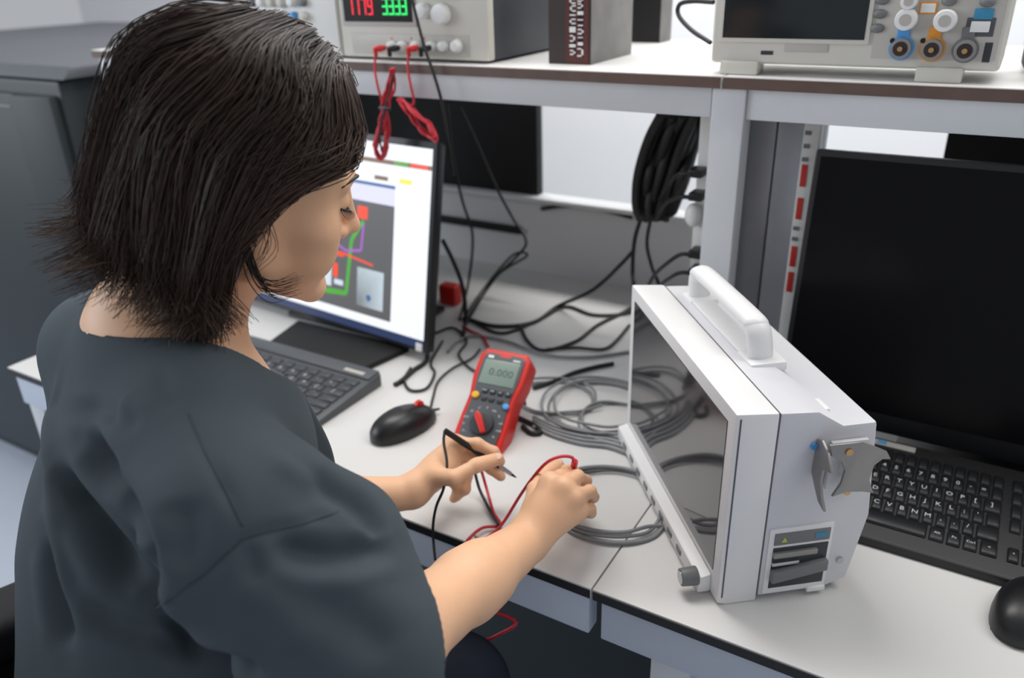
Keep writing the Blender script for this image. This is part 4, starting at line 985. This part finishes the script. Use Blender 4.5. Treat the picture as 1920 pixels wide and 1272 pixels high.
# ---------- chair
t = thing('office_chair', 'black office chair under the seated person, armrest at the lower left corner', 'chair', (PEL[0], PEL[1], 0), math.atan2(-BR[1], BR[0]) * -1)
MMc = Matrix.Identity(4)
cy = PEL - BF * .20 - BR * .02
for r in range(3): MMc[r][0] = BR[r]; MMc[r][1] = BF[r]; MMc[r][2] = UZ[r]; MMc[r][3] = (cy[r] if r < 2 else 0)
GC_ = Grid((-1.4, -.35, .48), (-.4, .4, 1.0), .008)
for i in range(9):
    a = (i / 8 - .5) * 2; p = cy + BR * a * .19 + BF * (.06 * a * a - .0); GC_.rc(V3(p[0], p[1], .56), V3(p[0] - BF[0] * .02, p[1] - BF[1] * .02, .93 - .05 * a * a), .028, .022, .03)
Vc, Fc = GC_.mesh(); finish(npmesh('backrest', Vc, Fc), 'backrest', 'chair', t, ang=180)
MB(MMc).box(-.24, .02, .44, .24, .50, .50).build('seat', 'chair', t, .03, 4)
for s in (-1, 1):
    ar = MB(MMc).box(s * .245 - .045, .00, .640, s * .245 + .045, .34, .705).build('armrest', 'chair', t, .02, 4)
    MB(MMc).prism([(.02, .46), (.30, .46), (.33, .645), (.0, .645)], s * .245 - .035, s * .245 + .035, 'x').build('arm_panel', 'chair', t, .015, 3)
    MB(MMc).tube([(s * .255, .16, .66), (s * .26, .17, .55), (s * .25, .2, .47), (s * .20, .2, .46)], .016).build('armrest_post', 'black', t)
MB(MMc).box(-.03, -.045, .40, .03, -.03, .62).build('back_bar', 'black', t, .004)
MB(MMc).cyl((0, .25, .10), (0, .25, .44), .028).build('gas_column', 'black', t)
for i in range(5):
    a = i * 2 * math.pi / 5 + .3; MB(MMc).tube([(0, .25, .11), (.15 * math.cos(a), .25 + .15 * math.sin(a), .10), (.30 * math.cos(a), .25 + .30 * math.sin(a), .07)], .018, rr=.7).build('leg', 'black', t)
    MB(MMc).cyl((.30 * math.cos(a) - .012, .25 + .30 * math.sin(a), .028), (.30 * math.cos(a) + .012, .25 + .30 * math.sin(a), .028), .028).build('caster', 'black', t)

# ---------- face details
def hv(*a): return Vector(hw(*a))
MB().tube([hv(.018, .0965, .030), hv(.032, .0935, .034), hv(.046, .082, .031), hv(.052, .074, .026)], .0022, rr=.5).build('eyebrow', 'lash', body)
MB().tube([hv(-.018, .0965, .030), hv(-.032, .0935, .034), hv(-.046, .082, .031), hv(-.052, .074, .026)], .0022, rr=.5).build('eyebrow', 'lash', body)
for s in (-1, 1):
    mb = MB(); mb.tube([hv(s * .021, .0905, .001), hv(s * .030, .0935, -.001), hv(s * .040, .0890, .000), hv(s * .046, .0800, .003)], .0011)
    for i in range(9):
        a = i / 8; x = .024 + .022 * a; y = .0925 - .012 * a * a; mb.tube([hv(s * x, y, -.001 + .003 * a), hv(s * (x + .001 + .003 * a), y + .005, -.004), hv(s * (x + .002 + .005 * a), y + .009, -.005)], .0005, n=4, rr=.3, k=2)
    mb.build('eyelashes', 'lash', body)

# ---------- hair
gh = Grid(HC - .22, HC + .22, .0035)
def E(c, r, k=.01, mode='u'): gh.ell(hw(*c), r, HQ, k, mode)
E((0, -.008, .040), (.083, .093, .090)); E((0, -.034, -.014), (.083, .066, .090), .02)
gh.rc(hw(.062, -.028, -.02), hw(.062, -.022, -.085), .022, .012, .02); gh.rc(hw(-.062, -.028, -.02), hw(-.062, -.022, -.085), .022, .012, .02)
E((0, .135, -.035), (.19, .116, .132), .006, 's')
gh.ell(hw(0.02, -.03, -.135), (.10, .11, .045), HQ, .01, 's')
Vk, Fk = gh.mesh()
me = npmesh('hair_mass', Vk, Fk)
SH = np.array([.085, .094, .092]); SC = np.array([0, -.006, .040])
def shell(az, el, add=0.):
    # az 0 = forward, 90 = right side; el 90 = crown
    a = np.radians(az); e = np.radians(el); d = np.stack([np.sin(a) * np.cos(e), np.cos(a) * np.cos(e), np.sin(e)], -1)
    return SC + d * (SH + np.asarray(add)[..., None] if np.ndim(add) else SH + add)
NLOCK, PER, NS = 420, 40, 15
allV = []; allF = []; tone = []; base = 0
def bspline(P, n):      # P (K,3) -> n points, catmull
    K = len(P); Q_ = np.vstack([2 * P[0] - P[1], P, 2 * P[-1] - P[-2]]); u = np.linspace(0, K - 1 - 1e-6, n); i = u.astype(int); t = (u - i)[:, None]
    a, b, c, d = Q_[i], Q_[i + 1], Q_[i + 2], Q_[i + 3]
    return .5 * (2 * b + (c - a) * t + (2 * a - 5 * b + 4 * c - d) * t * t + (3 * b - a - 3 * c + d) * t ** 3)
def strand_path(az, rnd, lay, side):
    """az: degrees of fall from the front hairline (35) round to the back (180)"""
    f = np.clip((az - 24) / 156, 0, 1)            # 0 front .. 1 back
    px_ = -.018; py_ = .080 - .105 * f ** 1.25            # start along the parting
    add = .004 + lay * .014
    p0 = np.array([px_ + .004 * side * rnd[0], py_, 0.]); v = (p0[:2] - SC[:2]) / (SH[:2] + add)
    p0[2] = SC[2] + (SH[2] + add) * math.sqrt(max(.05, 1 - v @ v))
    az1 = 20 + f * 128; az2 = az - 15 * math.sin(math.pi * f); az3 = max(az, 62 + 42 * (1 - f) * .8) if az < 100 else az; az4 = max(az, 104 + 8 * rnd[1])
    p1 = shell(side * (az1 * .75 + az2 * .25), 58 - 6 * f, add + .004); p2 = shell(side * az2, 30, add + .006); p3 = shell(side * az3, 4, add + .004)
    R = shell(side * az4, 0, add); a4 = math.radians(side * az4); out = np.array([math.sin(a4), math.cos(a4), 0.])
    hem = -.090 - .032 * rnd[2] + .022 * lay - .012 * math.exp(-((az4 - 105) / 18) ** 2) + .022 * np.clip((az4 - 135) / 45, 0, 1)
    zmid = hem * .45
    flare = .006 + .010 * np.clip((az4 - 110) / 40, 0, 1); p4 = np.array([R[0], R[1], zmid]) + out * flare
    fl = .004 + .022 * lay * (.4 + .6 * rnd[3]) + .042 * np.clip((az4 - 125) / 40, 0, 1) * rnd[3]
    p5 = np.array([R[0], R[1], hem + .016]) - out * (.012 - flare - fl * .3)
    tn_ = np.array([out[1], -out[0], 0.]); tipdir = tn_ * (rnd[2] - .5) * .045 * (lay + .35) + out * fl + np.array([0, .030 * max(0, 1 - (az4 - 95) / 30) * (rnd[4] ** 2), -.012 + .020 * lay * rnd[3]])
    p6 = p5 + tipdir + np.array([0, 0, -.016])
    if az < 96: 
        add *= .6; P = [p0, shell(side * (az * .75 + 5), 54, add + .003), shell(side * (az + 1), 26 - 4 * rnd[3], add + .002), shell(side * (az + (az4 - az) * .40), 4 - 3 * rnd[3], add + .001), shell(side * (az + (az4 - az) * .82), -8, add), p4, p5, p6]
    else: P = [p0, p1, p2, p3, p4, p5, p6]
    return np.array(P)
for li in range(NLOCK):
    side = 1 if rng.random() < .60 else -1
    az = 24 + 156 * rng.random() ** 1.0; lay = rng.random() ** 1.3; rl = rng.random(5); tl = rng.random()
    if lay > .93: rl[3] = 1.3
    Pl = strand_path(az, rl, lay, side); wd_ = .008 + .006 * rng.random(); cnt = PER
    U = np.clip(rng.normal(size=(cnt, 3)), -1.6, 1.6) * wd_ * (.55 if az < 70 else .75)
    wav = rng.normal(size=3) * .0075; ph_ = rng.random() * 6
    for si in range(cnt):
        L = bspline(Pl + 0, NS + 4); 
        k_ = rng.integers(NS - 2, NS + 4); L = L[:max(10, k_ + 1)]; L = L[np.linspace(0, len(L) - 1, NS).round().astype(int)] if False else bspline(L[::3] if len(L) > 12 else L, NS)
        s_ = np.linspace(0, 1, NS)[:, None]
        sp = (.75 + .35 * np.sin(s_ * math.pi) - .55 * s_ ** 2); off = U[si] * sp
        L = L + off + wav * np.sin(s_ * 7 + ph_) * s_ + rng.normal(size=(1, 3)) * .0016 * s_ ** 2 * 3
        if (np.abs(L[:, 0]) > .135).any() or (L[:, 1] < -.18).any() or (L[:, 1] > .11).any(): continue
        # keep outside the skull
        q_ = (L - SC) / (SH - .003); k0 = np.linalg.norm(q_, axis=1); m_ = (k0 < 1) & (L[:, 2] > -.02); L[m_] = SC + (L[m_] - SC) / k0[m_][:, None]
        W_ = HC + L @ HQ; T_ = np.gradient(W_, axis=0); T_ /= np.linalg.norm(T_, axis=1)[:, None] + 1e-9
        n1 = np.cross(T_, W_ - HC); n1 /= np.linalg.norm(n1, axis=1)[:, None] + 1e-9; n2 = np.cross(T_, n1)
        r_ = (.00058 * (1 - .7 * s_ ** 3))
        ring = np.stack([W_ + n1 * r_ * math.cos(a) * 1.3 + n2 * r_ * math.sin(a) for a in (0, 2.094, 4.189)], 1).reshape(-1, 3)
        i_ = np.arange(NS - 1)[:, None] * 3; j_ = np.array([0, 1, 2])[None]; jn = np.array([1, 2, 0])[None]
        allF.append(np.stack([i_ + j_, i_ + jn, i_ + 3 + jn, i_ + 3 + j_], -1).reshape(-1, 4) + base); allV.append(ring); base += len(ring)
        tn = np.clip(.15 + .25 * tl + .15 * rng.random() + .35 * max(0, (-L[:, 0] * 6)).mean() if False else .10 + .30 * tl + .14 * rng.random(), 0, 1)
        tone.append(np.clip(tn + .35 * np.clip(s_[:, 0] - .45, 0, 1) * (lay + .2), 0, 1).repeat(3))
# a few loose curved wisps by the cheek and at the back
def wisp(P, r=.0007, n=5, sp=.003):
    global base
    P = np.array(P, float)
    for _ in range(n):
        L = bspline(P + rng.normal(size=3) * sp + rng.normal(size=P.shape) * sp * .4, NS); W_ = HC + L @ HQ; T_ = np.gradient(W_, axis=0); T_ /= np.linalg.norm(T_, axis=1)[:, None]
        n1 = np.cross(T_, [.3, .2, .9]); n1 /= np.linalg.norm(n1, axis=1)[:, None]; n2 = np.cross(T_, n1); s_ = np.linspace(0, 1, NS)[:, None]; r_ = r * (1 - .8 * s_ ** 2)
        ring = np.stack([W_ + n1 * r_ * math.cos(a) + n2 * r_ * math.sin(a) for a in (0, 2.094, 4.189)], 1).reshape(-1, 3)
        i_ = np.arange(NS - 1)[:, None] * 3; j_ = np.array([0, 1, 2])[None]; jn = np.array([1, 2, 0])[None]
        allF.append(np.stack([i_ + j_, i_ + jn, i_ + 3 + jn, i_ + 3 + j_], -1).reshape(-1, 4) + base); allV.append(ring); base += len(ring); tone.append(np.full(NS * 3, .1))
for k in range(3): wisp([(.088, -.015, -.02), (.088, .0, -.055), (.080, .022, -.068 - .006 * k), (.070, .048, -.062 - .008 * k)], n=7)
for k in range(5): wisp([(.090, -.02 + .004 * k, .03), (.090, .0, .0), (.086, .0 + .003 * k, -.03), (.080, -.002, -.06)], .0005, 2)
Vn = np.concatenate(allV); Fn = np.concatenate(allF)
V = np.concatenate([Vk, Vn]); F = np.concatenate([Fk, Fn + len(Vk)]); bpy.data.meshes.remove(me)
me = npmesh('hair', V, F); at = me.attributes.new('tone', 'FLOAT', 'POINT'); at.data.foreach_set('value', np.concatenate([np.full(len(Vk), .05)] + tone).astype(np.float32))
finish(me, 'hair', 'hair', body, ang=180, label='chin-length dark brown bob hair')

# ================================================================== PROBES AND THEIR LEADS
def probe(label, tail, tip, col, rest):
    t = thing('test_probe', label, 'test probe', tuple(tip), 0); d = (tip - tail).normalized(); L = (tip - tail).length
    MB().tube([tail, tail + d * L * .15, tail + d * L * .5, tail + d * L * .72], .0042, rr=1.1, k=3).build('handle', col, t)
    MB().cyl(tail + d * L * .70, tail + d * L * .74, .0066, n=18).build('finger_guard', col, t, .001)
    MB().cyl(tail + d * L * .74, tail + d * L * .92, .0040, .003, 14).build('sleeve', 'steel' if col == 'black' else 'redwire', t)
    MB().cyl(tail + d * L * .92, tip, .0024, .0008, 10).build('needle', 'blackm', t)
    return t
probe('black test probe held like a pen in the left hand', DZ(834, 808, .872), DZ(968, 896, .790), 'black', None)
probe('red test probe held point down in the right hand', DZ(1078, 866, .868), DZ(1062, 930, .765), 'redwire', None)
GL = 'leads of the handheld probes'
wire('probe_lead', 'dark lead hanging from the black probe tail over the bench edge', [DZ(834, 808, .872), DZ(832, 830, .862), DZ(838, 870, .845), DZ(832, 915, .825), DZ(818, 950, .80), DZ(812, 985, .77), DY(813, 1020, .655), DY(816, 1050, .63)], .0019, 'rubber', 'test lead', GL)
wire('probe_lead', 'red lead arching from the right hand back down to the bench edge', [DZ(1078, 870, .866), DZ(1072, 858, .872), DZ(1050, 857, .874), DZ(1025, 868, .868), DZ(1000, 895, .84), DZ(975, 930, .80), DZ(940, 985, .768), DZ(905, 1015, .757), DY(880, 1040, .655), DY(862, 1070, .64), DY(850, 1110, .63)], .0021, 'redwire', 'test lead', GL)
wire('probe_lead', 'red lead running from under the left hand to the bench edge', [DZ(902, 880, .79), DZ(912, 915, .765), DZ(925, 960, .756), DZ(938, 985, .755), DZ(905, 990, .757), DZ(880, 1010, .757), DY(865, 1035, .655), DY(858, 1075, .635), DY(856, 1120, .62)], .0021, 'redwire', 'test lead', GL)
wire('probe_lead', 'black lead running beside the red one below the left hand', [DZ(890, 885, .785), DZ(900, 920, .765), DZ(920, 960, .756), DZ(935, 985, .762)], .0022, 'rubber', 'test lead', GL)
wire('probe_lead', 'small dark lead loop on the bench between the hands', [DZ(935, 985, .76), DZ(942, 1000, .757), DZ(930, 1012, .756), DZ(905, 1015, .756), DZ(890, 1005, .757)], .0018, 'greycab', 'test lead', GL)
wire('probe_lead', 'red lead loop dangling lowest, below the forearm', [DY(850, 1110, .63), DY(890, 1130, .64), DY(930, 1148, .66), DY(968, 1168, .66), DY(935, 1190, .65), DY(900, 1205, .64), DY(855, 1212, .63), DY(838, 1240, .62), DY(832, 1300, .62)], .0023, 'redwire', 'test lead', GL)
wire('probe_lead', 'red lead strand dropping beside the lowest red loop', [DY(856, 1120, .62), DY(862, 1180, .62), DY(862, 1220, .62), DY(850, 1250, .62), DY(845, 1300, .62)], .0021, 'redwire', 'test lead', GL)
